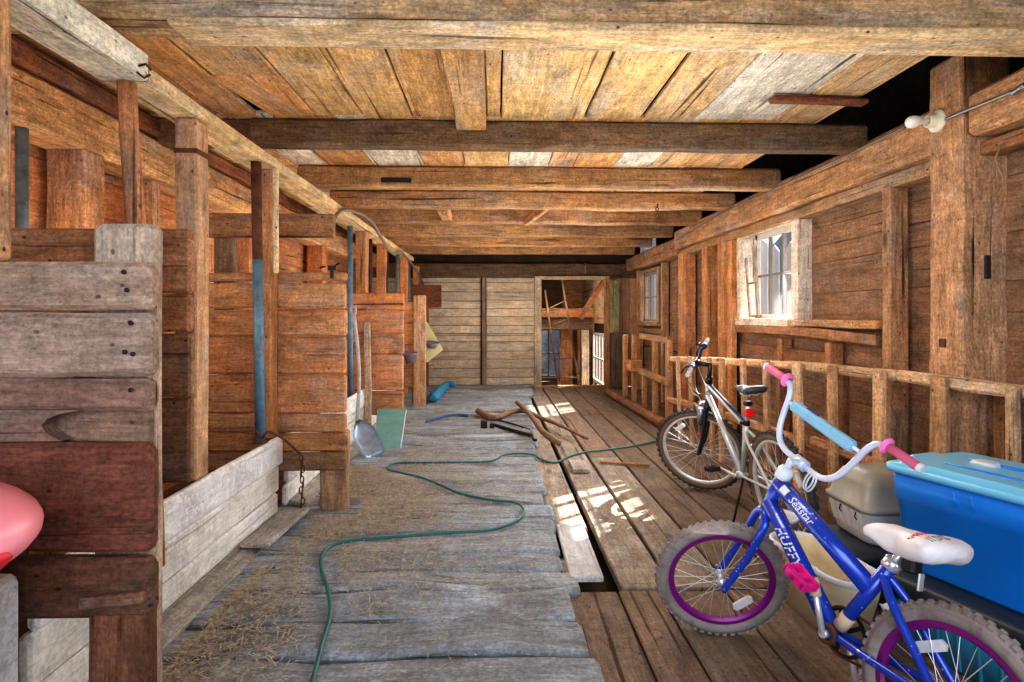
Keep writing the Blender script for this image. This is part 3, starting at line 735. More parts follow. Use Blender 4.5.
m = MB(); m.slab(-1.88, -1.06, 3.84, 3.89, 1.815, 1.972, 'x', tint=C(176, 116, 72)); m.build('board', M['wood'], t)
m = MB(); m.slab(-1.86, -1.73, 3.892, 3.95, 1.2, 1.82, 'z', tint=C(150, 110, 80)); m.build('upright', M['wood'], t)

# ------------------------------------------------------------------ manger curbs
for i, (y0, y1, lab) in enumerate(((1.735, 3.70, 'nearest whitewashed board curb, between the first two stall dividers'), (3.86, 6.07, 'whitewashed board curb between the second and third stall dividers'), (6.24, 8.0, 'short whitewashed curb behind the third stall divider'))):
    t = thing('manger_curb', lab, 'curb', (-1.38, (y0 + y1) / 2, .045))
    for z0, z1, dx in ((.046, .186, -.004), (.198, .364, .004), (.374, .545, .024)):
        m = MB(); m.slab(-1.40 + dx, -1.362 + dx, y0, y1, z0, z1, 'y', tint=(C(226, 222, 214) if z0 < .3 else C(238, 238, 240)), vary=.05, ch=.013, jit=.006); m.build('board', M['white'], t)
    m = MB(); m.beam((-1.30, y0, .062), (-1.30, y1 - (.0 if i else .05), .062), .12, .03, (.25, 0, 1), tint=C(176, 168, 158), jit=.006); m.build('step_board', M['platform'], t)
    m = MB(); m.slab(-2.1, -1.41, y0 + .02, y1 - .02, .06, .09, 'y', tint=C(90, 66, 50)); m.build('trough_floor', M['floor'], t)
m = MB(); m.beam((-1.255, 3.06, .1), (-1.225, 3.64, .1), .15, .026, tint=C(186, 176, 164)); m.build('loose_board', M['platform'], label='short loose board lying on the step of the nearest curb', cat='board')
m = MB(); m.slab(-1.72, -1.235, 1.44, 1.55, .03, .635, 'x', tint=C(236, 236, 236), ch=.014, jit=.006); m.build('timber_block', M['white'], label='whitewashed timber block at the lower left under the pink plastic', cat='timber')

# ------------------------------------------------------------------ pipes, lath, chain
def pipe(label, X, Y, z0, z1, r, dx=0, dy=0, rust_z=None, mat='pipeblue'):
    t = thing('stall_pipe', label, 'pipe', (X, Y, z0))
    top = V((X, Y, z1)); bot = V((X + dx, Y + dy, z0))
    if rust_z:
        mid = bot.lerp(top, (rust_z - z0) / (z1 - z0))
        m = MB(); m.tube([bot, mid], r, 14); m.build('lower_pipe', M[mat], t, label='blue lower length')
        m = MB(); m.tube([mid, top], r * 1.01, 14); m.build('upper_pipe', M['rust'], t, label='rusty red upper length')
    else:
        m = MB(); m.tube([bot, top], r, 14); m.build('pipe_shaft', M[mat], t)
    m = MB(); m.lathe([(.0, .0), (r * 1.5, 0), (r * 1.5, .012), (r, .014)], bot, (0, 0, 1), 14); m.build('floor_flange', M['rust'], t)
pipe('blue stall pipe with a rusty top beside the second divider', -1.395, 3.43, .56, 2.2, .029, .025, .0, 1.63)
pipe('blue stall pipe behind the leaning shovel', -1.45, 5.85, .125, 2.2, .026, .005, 0)
pipe('brown stall pipe just past the third divider', -1.465, 6.85, .095, 2.2, .027, mat='rust')
pipe('grey stall pipe between the orange posts', -1.42, 8.5, .045, 2.2, .027, mat='pipegrey')
pipe('dim blue stall pipe near the far orange posts', -1.42, 9.6, .1, 2.2, .027)
pipe('pale pipe standing by the left wall at the left edge', -2.2, at(22, 170, X=-2.2).y, .03, 2.18, .026, mat='pipegrey')
m = MB(); m.slab(-1.345, -1.315, 3.55, 3.575, 1.56, 2.2, 'z', tint=C(226, 196, 150)); m.build('hanging_lath', M['wood'], label='thin pale lath hanging beside the post at the blue pipe', cat='lath')
m = MB(); m.beam((-1.28, 5.90, .12), (-1.33, 6.07, 1.24), .07, .025, (0, 1, 0), tint=C(206, 176, 142)); m.build('leaning_lath', M['wood'], label='pale flat lath leaning between the shovel and the third divider', cat='lath')
m = MB(); q = [at(256, 430, Y=3.39), at(262, 438, Y=3.38), at(267, 432, Y=3.38), at(275, 434, Y=3.42), at(286, 441, Y=3.52), at(300, 454, Y=3.60)]
m.tube(smooth_path(q, 5), .007, 8); m.build('hook_rod', M['rust'], label='bent iron rod hooked over the curb end below the blue pipe', cat='rod')
m = MB(); top = at(301, 455, Y=3.63)
for i in range(11):
    z = top.z - .02 - i * .033
    if z < .11: break
    ax = (1, 0, 0) if i % 2 else (0, 1, 0)
    u = V((0, 1, 0)) if i % 2 else V((1, 0, 0))
    c = V((top.x + .006 * (i % 3), 3.63, z))
    ring = [c + u * .011 * math.cos(a) + V((0, 0, 1)) * .022 * math.sin(a) for a in [2 * PI * k / 14 for k in range(15)]]
    m.tube(ring, .0038, 6, cap=False)
m.build('chain', M['rust'], label='rusty chain hanging in front of the second divider', cat='chain')

# shovel
s = thing('shovel', 'long-handled shovel leaning at the third stall with its blade on the floor', 'shovel', (-1.08, 5.12, .05))
tip = at(376, 457, Z=.05); neck = at(357, 421, Y=5.30); topp = at(354, 316, Y=5.52)
bend = at(359, 385, Y=5.36)
m = MB(); m.tube(smooth_path([topp, topp.lerp(bend, .5) + V((.012, 0, 0)), bend, neck], 6), .017, 12); m.build('handle', M['handle'], s)
m = MB(); d = (topp - bend).normalized(); sd = d.cross(V((0, 1, 0))).normalized(); u0 = topp
m.tube([u0, u0 + d * .03 + sd * .02, u0 + d * .085 + sd * .024], .009, 8); m.tube([u0, u0 + d * .03 - sd * .02, u0 + d * .085 - sd * .024], .009, 8); m.tube([u0 + d * .085 - sd * .03, u0 + d * .085 + sd * .03], .011, 8); m.build('grip', M['handle'], s)
m = MB()
ax = (tip - neck); L = ax.length; ax.normalize(); wd = V((.78, .5, .25)); wd = (wd - ax * wd.dot(ax)).normalized(); nn = ax.cross(wd).normalized()
if nn.y > 0: nn = -nn
rows = []
for i in range(9):
    f = i / 8; hw = (.02 + .085 * min(1, f * 3.2)) * (1 if f < .8 else 1 - .25 * (f - .8) / .2)
    rows.append([m.vert(neck + ax * L * f + wd * hw * k + nn * (abs(k) ** 2 * .028 - .012 * math.sin(f * 3) )) for k in (-1, -.66, -.33, 0, .33, .66, 1)])
back = [[m.vert(m.v[i] - nn * .004) for i in r] for r in rows]
for R_, fl in ((rows, False), (back, True)):
    for r0, r1 in zip(R_, R_[1:]):
        for i in range(6):
            q = (r0[i], r0[i + 1], r1[i + 1], r1[i]); m.face(q[::-1] if fl else q, True)
for a, b in ((rows, back),):
    for i in range(6):
        m.face((a[-1][i], a[-1][i + 1], b[-1][i + 1], b[-1][i])); m.face((a[0][i], b[0][i], b[0][i + 1], a[0][i + 1]))
    for i in range(8):
        m.face((a[i][0], b[i][0], b[i + 1][0], a[i + 1][0])); m.face((a[i][-1], a[i + 1][-1], b[i + 1][-1], b[i][-1]))
m.build('blade', M['shovel'], s)

# teal panel, sack, strap, cream feed board and bowls
m = MB()
p0, p1, p2, p3 = at(374, 450, Z=.045), at(400, 450.5, Z=.045), at(406, 410, Y=6.05), at(378, 409.5, Y=6.05)
nn = (p1 - p0).cross(p3 - p0).normalized()
m.poly([p0, p1, p2, p3], -nn if nn.y > 0 else nn, .012); tp = m.build('plastic_sheet', M['teal'], label='pale teal panel leaning against the foot of the third divider', cat='panel')
m = MB()
for a, b in ((p0, p1), (p1, p2), (p2, p3), (p3, p0)): m.tube([a, b], .008, 6)
m.build('panel_edge', M['creamrim'], tp, label='pale edge of the panel')
a, b = at(433, 398, Z=.13), at(447, 384, Z=.12)
ax = (b - a).normalized(); pts, rs = [], []
for i in range(13):
    f = i / 12; pts.append(a.lerp(b, f)); rs.append((.07 + .015 * noise.noise(V((f * 6, 2, 1)))) * (min(1, f * 6 + .55)) * (1 if f < .85 else 1 - (f - .85) * 2))
m = MB(); m.tube(pts, rs, 16)
for i in range(len(m.v)): m.v[i] = m.v[i] + V((noise.noise(m.v[i] * 14) * .014, noise.noise(m.v[i] * 14 + V((5, 0, 0))) * .014, noise.noise(m.v[i] * 11) * .012))
sack = m.build('rolled_sack', M['bag'], label='bright blue rolled sack lying on the floor by the far stalls', cat='sack')
m = MB(); q = at(447, 384, Z=.12); m.tube([q, q + V((.09, .0, .0)), q + V((.17, -.12, -.075))], [.05, .05, .02], 12, flat=.5); m.build('sack_flap', M['bag'], sack)
m = MB(); m.tube(smooth_path([at(x, y, Z=.055) for x, y in ((426, 422), (438, 418), (450, 415.5), (460, 415), (468, 416))], 5), .02, 8, flat=.35); m.build('strap', M['bluestrap'], label='faded blue strap lying on the planks beside the sticks', cat='strap')
t = thing('feed_board', 'tilted cream board with a purple grey bowl behind the tall far stall post', 'feed board', at(436, 362, Y=8.35))
m = MB()
m.poly([at(427, 322, Y=8.4), at(443, 350, Y=8.4), at(428, 362, Y=8.4), at(410, 366, Y=8.4), at(411, 330, Y=8.4)], (0, 1, 0), .025); m.build('board', M['creamboard'], t)
m = MB(); m.slab(-1.2, -1.14, 8.43, 8.48, .04, .75, 'z', tint=C(140, 100, 70)); m.build('upright', M['wood'], t)
q = at(432, 342, Y=8.3); m = MB(); m.lathe([(.0, -.09), (.06, -.085), (.10, -.02), (.11, .0), (.10, .0), (.05, -.06), (0, -.065)], q, (.1, -.15, 1), 20); m.build('bowl', M['bowl'], t)
q = at(410, 353, Y=7.9); m = MB(); m.lathe([(.0, -.13), (.06, -.125), (.1, -.02), (.115, .0), (.10, .0), (.05, -.09), (0, -.095)], q, (-.1, -.1, 1), 20); m.build('feed_bowl', M['bowl'], label='purple grey bowl fixed left of the tall far stall post', cat='bowl')
m = MB(); m.slab(-1.42, -1.2, 7.82, 8.07, .635, .665, 'x', tint=C(150, 104, 68)); m.build('bowl_shelf', M['wood'], label='small shelf board under the purple grey bowl at the far stall', cat='shelf')
m = MB(); m.slab(-1.5, -.95, 10.3, 10.34, 1.45, 1.85, 'x', tint=C(130, 72, 48)); m.slab(-1.28, -1.18, 10.3, 10.36, .02, 1.5, 'z', tint=C(140, 90, 60)); m.build('stall_gate', M['wood'], label='dark brown board on an upright before the far wall at left', cat='board')

# cable along the stall header
m = MB(); q = [(333, 224), (337, 214), (345, 210), (356, 212), (366, 217), (375, 226), (381, 237), (388, 249), (393, 253), (401, 252), (408, 259), (414, 267), (419, 275), (424, 286)]
m.tube(smooth_path([at(x, y, X=-1.312) for x, y in q], 4), .016, 8); m.build('cable', M['cable'], label='grey cable looping along the stall header plank', cat='cable')
m = MB(); m.tube(smooth_path([at(388, 252, X=-1.34), at(388, 262, X=-1.33), at(387, 290, X=-1.35), at(388, 318, X=-1.36)], 5), .011, 8); m.build('cable', M['iron'], label='dark cable hanging straight down from the stall header', cat='cable')

# ------------------------------------------------------------------ hay rack along the right wall
RK = [(px, at(px, HORIZON, X=xa).to_2d()) for px, xa in ((640, 1.94), (675, 1.94), (700, 1.96), (809, 2.21), (1024, 2.38), (1090, 2.42))]
def plan(px):
    d = ray(px, HORIZON)
    for (a, A), (b, B) in zip(RK, RK[1:]):
        if a <= px <= b:
            e = B - A
            t = (A.x * d.y - A.y * d.x) / (d.x * e.y - d.y * e.x)
            q = A + e * t
            return V((q.x, q.y, 0))
rack = thing('hay_rack', 'slatted wooden hay rack of rails and uprights along the right wall', 'hay rack', (2.1, 4.5, .05))
def zat(px, py, P): return EYE + (HORIZON - py) * (math.sin(YAW) * P.x + math.cos(YAW) * P.y) / FPX
top = [(672, 356), (700, 356), (755, 358.5), (809, 362), (899, 371), (960, 377.5), (1024, 385), (1090, 392)]
TP = []
for px, py in top:
    P = plan(px); TP.append((px, V((P.x, P.y, zat(px, py, P) - .03))))
for (pa_, A), (pb_, B) in ((TP[0], TP[3]), (TP[3], TP[4]), (TP[4], TP[6]), (TP[6], TP[7])):
    m = MB(); m.beam(A, B, .06, .062, tint=C(222, 172, 126), jit=.012, ch=.016, seg=.12); m.build('top_rail', M['wood'], rack)
low = [(668, 399), (690, 405), (754, 425), (801, 440), (812, 440), (881, 464), (960, 494), (1024, 520)]
LP = []
for px, py in low:
    P = plan(px); LP.append(V((P.x + .0, P.y, zat(px, py, P))))
for i, j in ((0, 1), (1, 3), (4, 6), (6, 7)):
    m = MB(); m.beam(LP[i], LP[j], .05, .065, tint=C(196, 132, 84), jit=.012, ch=.016, seg=.12); m.build('lower_rail', M['wood'], rack)
def ztop(px):
    for (a, A), (b, B) in zip(TP, TP[1:]):
        if a <= px <= b: return A.z + (B.z - A.z) * (px - a) / (b - a) + .028
for px, w, c in ((683, 6, 0), (695, 6, 1), (715, 7, 0), (728, 8, 1), (749, 8, 0), (772.5, 9, 1), (804, 15, 0), (840, 13, 1), (888, 17, 0), (949, 22, 1), (1023, 13, 0)):
    P = plan(px); wd = w * P.y / FPX * .8
    d = (plan(px + 2) - plan(px - 2)).normalized(); n = V((-abs(d.y), -abs(d.x), 0)).normalized()
    Q = P + n * .055
    m = MB(); m.beam((Q.x + random.uniform(-.01, .03), Q.y, .02), (Q.x, Q.y, ztop(px)), .035, max(.05, wd), (d.x, d.y, 0), tint=[C(214, 164, 120), C(196, 146, 104)][c], jit=.005); m.build('upright', M['wood'], rack)
for px in (820, 934, 970, 760):
    P = plan(px); m = MB(); m.slab(P.x + .14, P.x + .19, P.y - .03, P.y + .03, .0, .93, 'z', tint=C(150, 96, 60)); m.build('upright', M['wood'], rack)

# far framing and log sill
fr = thing('stall_framing', 'row of thin uprights and a sloping rail standing on the far log sill', 'framing', (2.0, 8, .05))
for px, y0, y1, w in ((624, 335, 392, .06), (633, 335, 401, .05), (643, 371, 402, .04), (654, 341, 410, .05), (668, 340, 414, .06)):
    X = 2.03; Yc = X * FPX / (px - 495); z1 = EYE + (HORIZON - y0) * Yc / FPX
    m = MB(); m.slab(X, X + .06, Yc - w, Yc + w, .04, z1, 'z', tint=C(186, 132, 88)); m.build('upright', M['wood'], fr)
m = MB(); m.beam(at(641, 371, X=2.02), at(669, 383, X=2.02), .05, .08, tint=C(186, 136, 92)); m.build('rail', M['wood'], fr)
m = MB(); m.beam(at(641, 336, X=2.1), at(669, 340, X=2.1), .05, .08, tint=C(176, 130, 90)); m.build('rail', M['wood'], fr)
m = MB(); m.slab(1.95, 2.12, 8.3, 8.52, .50, .66, 'y', tint=C(190, 130, 84)); m.build('block', M['wood'], fr)
m = MB(); a, b = at(608, 392, Z=.06), at(664, 424, Z=.06); m.tube([a.lerp(b, i / 8) + V((noise.noise(V((i, 0, 0))) * .02, 0, 0)) for i in range(9)], .062, 10)
for i in range(len(m.v)): m.g[i] = V((m.v[i].y, m.v[i].x, m.v[i].z)); m.t[i] = C(140, 92, 60)
m.build('log_sill', M['wood'], label='long round log lying on the floor along the far right wall', cat='log')
m = MB(); m.slab(2.09, 2.26, 10.49, 10.54, .98, 1.95, 'z', tint=C(150, 140, 92)); m.build('wall_board', M['wood'], label='greenish upright board just right of the far doorway', cat='board')
m = MB(); m.slab(2.1, 2.32, 10.40, 10.48, .01, 1.0, 'z', tint=C(104, 86, 74)); m.build('standing_plank', M['wood'], label='dark grey upright panel standing right of the far doorway', cat='panel')

# ladder in the doorway
t = thing('ladder', 'thin ladder leaning in the far doorway', 'ladder', (1.1, 11.6, -.28))
A0, A1 = at(560, 396, Y=11.3), at(545, 290, Y=12.3); B0, B1 = at(581, 398, Y=11.3), at(562, 279, Y=12.3)
for a, b in ((A0, A1), (B0, B1)):
    m = MB(); a = a + (a - b) * ((a.z + .27) / (b.z - a.z)); m.beam(a, b, .04, .03, (0, 1, 0), tint=C(120, 84, 58)); m.build('rail', M['wood'], t)
for i in range(1, 6):
    m = MB(); f = i / 6.2; m.tube([A0.lerp(A1, f), B0.lerp(B1, f)], .012, 8); m.build('rung', M['stick'], t)

# ------------------------------------------------------------------ things on the floor
def hose_pts(L, z): return [at(x, y, Z=z) for x, y in L]
h1 = hose_pts([(308, 700), (313, 680), (321, 648), (330, 615), (328, 590), (321, 566), (326, 549), (350, 541), (395, 537), (445, 533), (490, 530), (516, 521), (524, 512), (517, 503), (492, 500), (462, 494), (440, 485), (420, 477), (402, 473), (389, 470), (388, 466), (400, 463), (440, 462.5), (480, 462), (494, 460), (504, 455), (520, 453.5), (534, 455)], .062)
h2 = hose_pts([(540, 459), (552, 462.5), (560, 461), (568, 457), (585, 452), (605, 450), (640, 445), (664, 439), (676, 436)], .018)
m = MB(); m.tube(smooth_path(h1 + h2, 5), .009, 8); m.build('garden_hose', M['hose'], label='teal green hose snaking over the planks', cat='hose')
sh = .066
def stick(name, pts, rs, label, mat='stick', z=.075, lift=None):
    P = [at(x, y, Z=z + (lift[i] if lift else 0)) for i, (x, y) in enumerate(pts)]
    sp_ = smooth_path(P, 4); n = len(sp_)
    rr = [rs[0] + (rs[1] - rs[0]) * i / (n - 1) for i in range(n)]
    m = MB(); m.tube(sp_, rr, 9); return m.build(name, M[mat], label=label, cat='stick')
stick('branch', [(478.5, 411), (487, 416), (496, 417.5), (507, 413.5), (517, 411), (527, 411.5), (540, 417.5), (554, 422.7), (569, 429.5), (587, 438.5)], (.042, .016), 'long curved bare branch lying in the pile near the far planks', z=.09)
stick('pole', [(517, 402.5), (530, 414.5), (544, 433), (561, 444)], (.028, .03), 'straight pale pole lying across the curved branch', z=.125, lift=(0, .065, .07, 0))
stick('pole', [(498, 420), (515, 424.5), (530, 430)], (.012, .01), 'thinnest dark stick beside the curved branch', 'iron', .065)
k = thing('bar_tool', 'dark iron bar tool with a squared head lying left of the branch pile', 'tool', at(510, 428, Z=.06))
m = MB(); m.tube([at(491, 424, Z=.08), at(532, 436, Z=.08)], .02, 8); m.build('shaft', M['iron'], k)
m = MB(); q = at(484, 424, Z=.1); m.box(q, (.07, .1, .08)); m.box(q + V((.09, 0, -.02)), (.05, .05, .05)); m.build('tool_head', M['iron'], k)
m = MB(); m.tube([at(532, 436, Z=.08), at(534, 440, Z=.08), at(537, 440, Z=.08)], .014, 8); m.build('bent_end', M['iron'], k)
m = MB(); a, b = at(575, 531, Z=.03), at(585, 585, Z=.03)
m.beam((.455, 3.52, .022), (.445, 2.80, .022), .165, .03, tint=C(186, 186, 188), jit=.003); m.build('loose_board', M['white'], label='short pale grey board lying beside the gap in the floor', cat='board')
m = MB(); a = at(579, 466, Z=.03); m.slab(a.x - .07, a.x + .07, a.y - .14, a.y + .17, .008, .04, 'y', tint=C(176, 160, 146)); m.build('wood_block', M['worn'], label='small flat wood block on the floor just past the gap', cat='block')
m = MB(); m.beam(at(600, 462, Z=.02), at(650, 465, Z=.02), .03, .02, tint=C(160, 112, 70)); m.build('wood_sliver', M['wood'], label='thin wood sliver on the floor left of the dark bicycle', cat='sliver')

# straw
m = MB()
def straw(x, y, z, L, a, r=.0016):
    d = V((math.cos(a), math.sin(a), random.uniform(-.1, .25))) * L; n = V((-d.y, d.x, 0)).normalized() * r
    k = V((n.y, -n.x, 0)) * random.uniform(-4, 4)
    p = V((x, y, z)); i = [m.vert(p - n), m.vert(p + n), m.vert(p + d * .5 + n + k), m.vert(p + d * .5 - n + k), m.vert(p + d + n), m.vert(p + d - n)]
    m.face((i[0], i[1], i[2], i[3])); m.face((i[3], i[2], i[4], i[5]))
HP = smooth_path(h1, 8)
KEEP_CLEAR = ((-1.3, -.86, 1.55, 1.85), (-1.3, -.86, 3.62, 3.95), (-1.3, -.86, 6.0, 6.35), (-1.35, -.86, 7.7, 8.6), (-1.3, -.8, 4.85, 6.05), (-1.3, .0, 7.2, 9.6), (-1.0, .4, 5.6, 8.2), (-1.35, -1.09, 2.9, 3.75))
for i in range(26000):
    q = random.random()
    if q < .4: x, y = -1.25 + abs(random.gauss(0, .3)), random.uniform(1.9, 6.5)
    elif q < .85: x, y = random.gauss(-.72, .33), random.gauss(4.1, .75)
    elif q < .95: x, y = random.uniform(-1.2, .3), random.uniform(2.4, 10)
    else: x, y = random.uniform(.4, 2.0), random.uniform(2.0, 9)
    x = max(x, -1.14)
    if x > .33 or any(a < x < b and c < y < d for a, b, c, d in KEEP_CLEAR): continue
    if any((x - p.x) ** 2 + (y - p.y) ** 2 < .0058 for p in HP): continue
    straw(x, y, .064 if x < .36 else .012, random.uniform(.012, .07), random.uniform(0, 2 * PI), random.uniform(.0007, .0022))
m.build('straw_litter', M['straw'], label='loose dry straw scattered over the planks', cat='straw', kind='stuff')

# ------------------------------------------------------------------ lamp holder, cables, stick under the ceiling
lamp = thing('lamp_holder', 'cream porcelain lamp holder with a bare white bulb on the thick post', 'lamp', at(937, 121, X=2.36))
d = V((-.95, -.05, -.06)).normalized(); q = at(938, 121, X=2.378)
m = MB(); m.lathe([(0, 0), (.06, 0), (.06, .012), (.05, .02), (.035, .025), (.032, .06), (.026, .065), (.024, .05), (0, .05)], q, d, 28); m.build('holder', M['porcelain'], lamp)
m = MB(); m.lathe([(.0, .055), (.013, .055), (.014, .08), (.02, .10), (.031, .125), (.034, .145), (.029, .166), (.016, .178), (0, .181)], q, d, 24); m.build('bulb', M['bulb'], lamp)
m = MB(); m.tube(smooth_path([at(x, y, X=2.385) for x, y in ((905, 127), (872, 143), (820, 168), (770, 191), (720, 214), (690, 232), (677, 240))], 4), .008, 8); m.build('wall_cable', M['cable'], label='thin grey cable running along the hewn timber beyond the lamp', cat='cable')
m = MB(); m.tube(smooth_path([at(x, y, X=2.365) for x, y in ((946, 119), (965, 111), (990, 101), (1024, 87), (1060, 71))], 4), .009, 8)
m.lathe([(.009, -.03), (.013, -.03), (.013, .03), (.009, .03)], at(1019, 89, X=2.365), (0, -1, .3), 10); m.build('wall_cable', M['steel'], label='steel conduit running from the lamp holder to the right edge', cat='conduit')
m = MB(); a, b = at(771, 99, Z=2.54), at(866, 102.5, Z=2.54); m.beam(a, b, .07, .035, (0, 0, 1), tint=C(124, 74, 52), jit=.006, ch=.012); m.build('wood_lath', M['wood'], label='dark brown lath fixed flat under the white ceiling board', cat='lath')
m = MB(); m.tube(smooth_path([at(1001, 145, Y=2.7), at(996, 158, Y=2.7), at(998, 166, Y=2.7), at(1003, 178, Y=2.7), at(1002.5, 187, Y=2.7)], 4), [.004] * 17, 6); m.build('twine', M['twine'], label='frayed twine dangling right of the thick post', cat='twine')
m = MB(); m.tube([at(585.5, 263, Y=10.08), at(585.5, 274, Y=10.08)], .008, 6); m.build('hanging_wire', M['twine'], label='short wire hanging over the far doorway', cat='wire')
m = MB(); q = at(657, 206, Y=5.84)
for i in range(5):
    ring = [q + V((.014 * math.cos(a), 0, .02 * math.sin(a) - i * .034)) if i % 2 else q + V((0, .014 * math.cos(a) - .02, .02 * math.sin(a) - i * .034)) for a in [2 * PI * k_ / 12 for k_ in range(13)]]
    m.tube(ring, .005, 6, cap=False)
m.build('hook_chain', M['rust'], label='little rusty chain hanging from a joist at upper right', cat='chain')

# ------------------------------------------------------------------ pink plastic thing at the left edge
t = thing('plastic_toy', 'pale pink rounded plastic toy poking in at the left edge', 'toy', (-1.30, 1.22, .04))
c = V((-1.335, 1.28, .815)); er = V((.30, .27, .125))
m = MB(); n = 40; rings = []
for i in range(25):
    a = -PI / 2 + PI * i / 24
    rings.append([m.vert(c + V((er.x * math.cos(a) * math.cos(b_), er.y * math.cos(a) * math.sin(b_), er.z * math.sin(a)))) for b_ in [2 * PI * j / n for j in range(n)]])
for r0, r1 in zip(rings, rings[1:]):
    for j in range(n): m.face((r0[j], r0[(j + 1) % n], r1[(j + 1) % n], r1[j]), True)
m.build('shell', M['pink'], t)
d = ray(-8, 569).normalized(); o_ = V((0, 0, EYE)) - c
A_ = sum((d[k] / er[k]) ** 2 for k in range(3)); B_ = sum(d[k] * o_[k] / er[k] ** 2 for k in range(3)); C_ = sum((o_[k] / er[k]) ** 2 for k in range(3)) - 1
D_ = B_ * B_ - A_ * C_
q = V((0, 0, EYE)) + d * ((-B_ - math.sqrt(max(0, D_))) / A_)
nn = V(((q - c).x / er.x ** 2, (q - c).y / er.y ** 2, (q - c).z / er.z ** 2)).normalized()
m = MB(); m.lathe([(0, -.03), (.036, -.025), (.039, .001), (.030, .004), (0, .005)], q, nn, 28); m.build('recess', M['pinkred'], t, label='deep pink opening')
m = MB(); m.loft([(-1.32, 1.2, .0, .23, .2, .12), (-1.32, 1.2, .05, .23, .2, .12), (-1.32, 1.2, .3, .17, .16, .1), (-1.32, 1.22, .6, .16, .16, .1), (-1.32, 1.24, .72, .2, .19, .12)]); m.build('base', M['pink'], t)

# ------------------------------------------------------------------ storage bins by the right wall
TROT = math.atan2(-.95, .31)
def rel(c, a, b):
    return V((c[0] + a * math.cos(TROT) - b * math.sin(TROT), c[1] + a * math.sin(TROT) + b * math.cos(TROT), 0))
tc = (1.925, 2.097)
t = thing('storage_tote', 'bright blue storage tote with a pale blue lid, stacked on the dark-lidded tote', 'tote', (tc[0], tc[1], .285))
m = MB(); m.loft([(tc[0], tc[1], .287, .285, .185, .04), (tc[0], tc[1], .30, .292, .192, .045), (tc[0], tc[1], .56, .315, .212, .05), (tc[0], tc[1], .565, .322, .219, .05), (tc[0], tc[1], .69, .327, .224, .05)], rot=TROT)
m.build('tub', M['tub'], t)
m = MB(); m.loft([(tc[0], tc[1], .672, .343, .238, .05), (tc[0], tc[1], .694, .345, .24, .05), (tc[0], tc[1], .702, .338, .233, .05), (tc[0], tc[1], .702, .31, .206, .045), (tc[0], tc[1], .716, .302, .198, .04), (tc[0], tc[1], .718, .29, .19, .04)], rot=TROT); m.build('lid', M['lid'], t)
for sx in (-1, 1):
    q = rel(tc, sx * .325, 0); m = MB(); m.box(q + V((0, 0, .69)), (.05, .16, .05), Matrix.Rotation(TROT, 3, 'Z'), ch=.012); m.build('latch', M['lid'], t)
q = rel(tc, -.02, .02); m = MB(); m.tube([rel(tc, -.18, .04) + V((0, 0, .72)), rel(tc, .1, .05) + V((0, 0, .72))], .008, 8); m.tube([rel(tc, -.18, -.1) + V((0, 0, .72)), rel(tc, .1, -.1) + V((0, 0, .72))], .004, 8); m.build('lid_rib', M['tub'], t, label='darker blue grooves on the lid')
m = MB(); m.loft([(q.x - .02, q.y + .09, .717, .05, .035, .02), (q.x - .02, q.y + .09, .733, .04, .028, .02)], rot=TROT); m.build('lid_handle', M['creamrim'], t, label='pale clip on the lid')
m = MB()
for a, b, w in ((-.06, .11, .006), (.0, .11, .006)): m.tube([rel(tc, a, -.236) + V((0, 0, .655)), rel(tc, a + .01, -.2365) + V((0, 0, .60))], .004, 6)
m.build('moulded_tab', M['tub'], t)

bc = (1.90, 2.05)
t = thing('storage_tote', 'teal storage tote with a thick black lid, under the bright blue tote', 'tote', (bc[0], bc[1], .004))
m = MB(); m.loft([(bc[0], bc[1], .004, .30, .20, .04), (bc[0], bc[1], .225, .335, .235, .05)], rot=TROT); m.build('tub', M['tealbin'], t)
for i in range(9):
    q = rel(bc, -.28 + i * .07, -.222); m = MB(); m.beam(q + V((0, 0, .01)) + (rel(bc, 0, .022) - V((bc[0], bc[1], 0))), q + V((0, 0, .2)) - (rel(bc, 0, .008) - V((bc[0], bc[1], 0))), .012, .012, (math.cos(TROT), math.sin(TROT), 0), ch=.003, jit=0); m.build('rib', M['tealbin'], t)
m = MB(); m.loft([(bc[0], bc[1], .195, .352, .25, .05), (bc[0], bc[1], .265, .36, .258, .055), (bc[0], bc[1], .28, .35, .248, .05), (bc[0], bc[1], .28, .32, .22, .045), (bc[0], bc[1], .284, .31, .21, .04)], rot=TROT); m.build('lid', M['black'], t)

gc = (1.85, 2.70)
t = thing('storage_tote', 'low grey tote with an olive lid, under the pet carrier', 'tote', (gc[0], gc[1], .004))
m = MB(); m.loft([(gc[0], gc[1], .004, .24, .15, .05), (gc[0], gc[1], .2, .27, .18, .06)]); m.build('tub', M['greylid'], t)
m = MB(); m.loft([(gc[0], gc[1], .19, .285, .195, .07), (gc[0], gc[1], .232, .29, .2, .07), (gc[0], gc[1], .243, .28, .19, .06), (gc[0], gc[1], .244, .2, .12, .05)]); m.build('lid', M['black'], t)

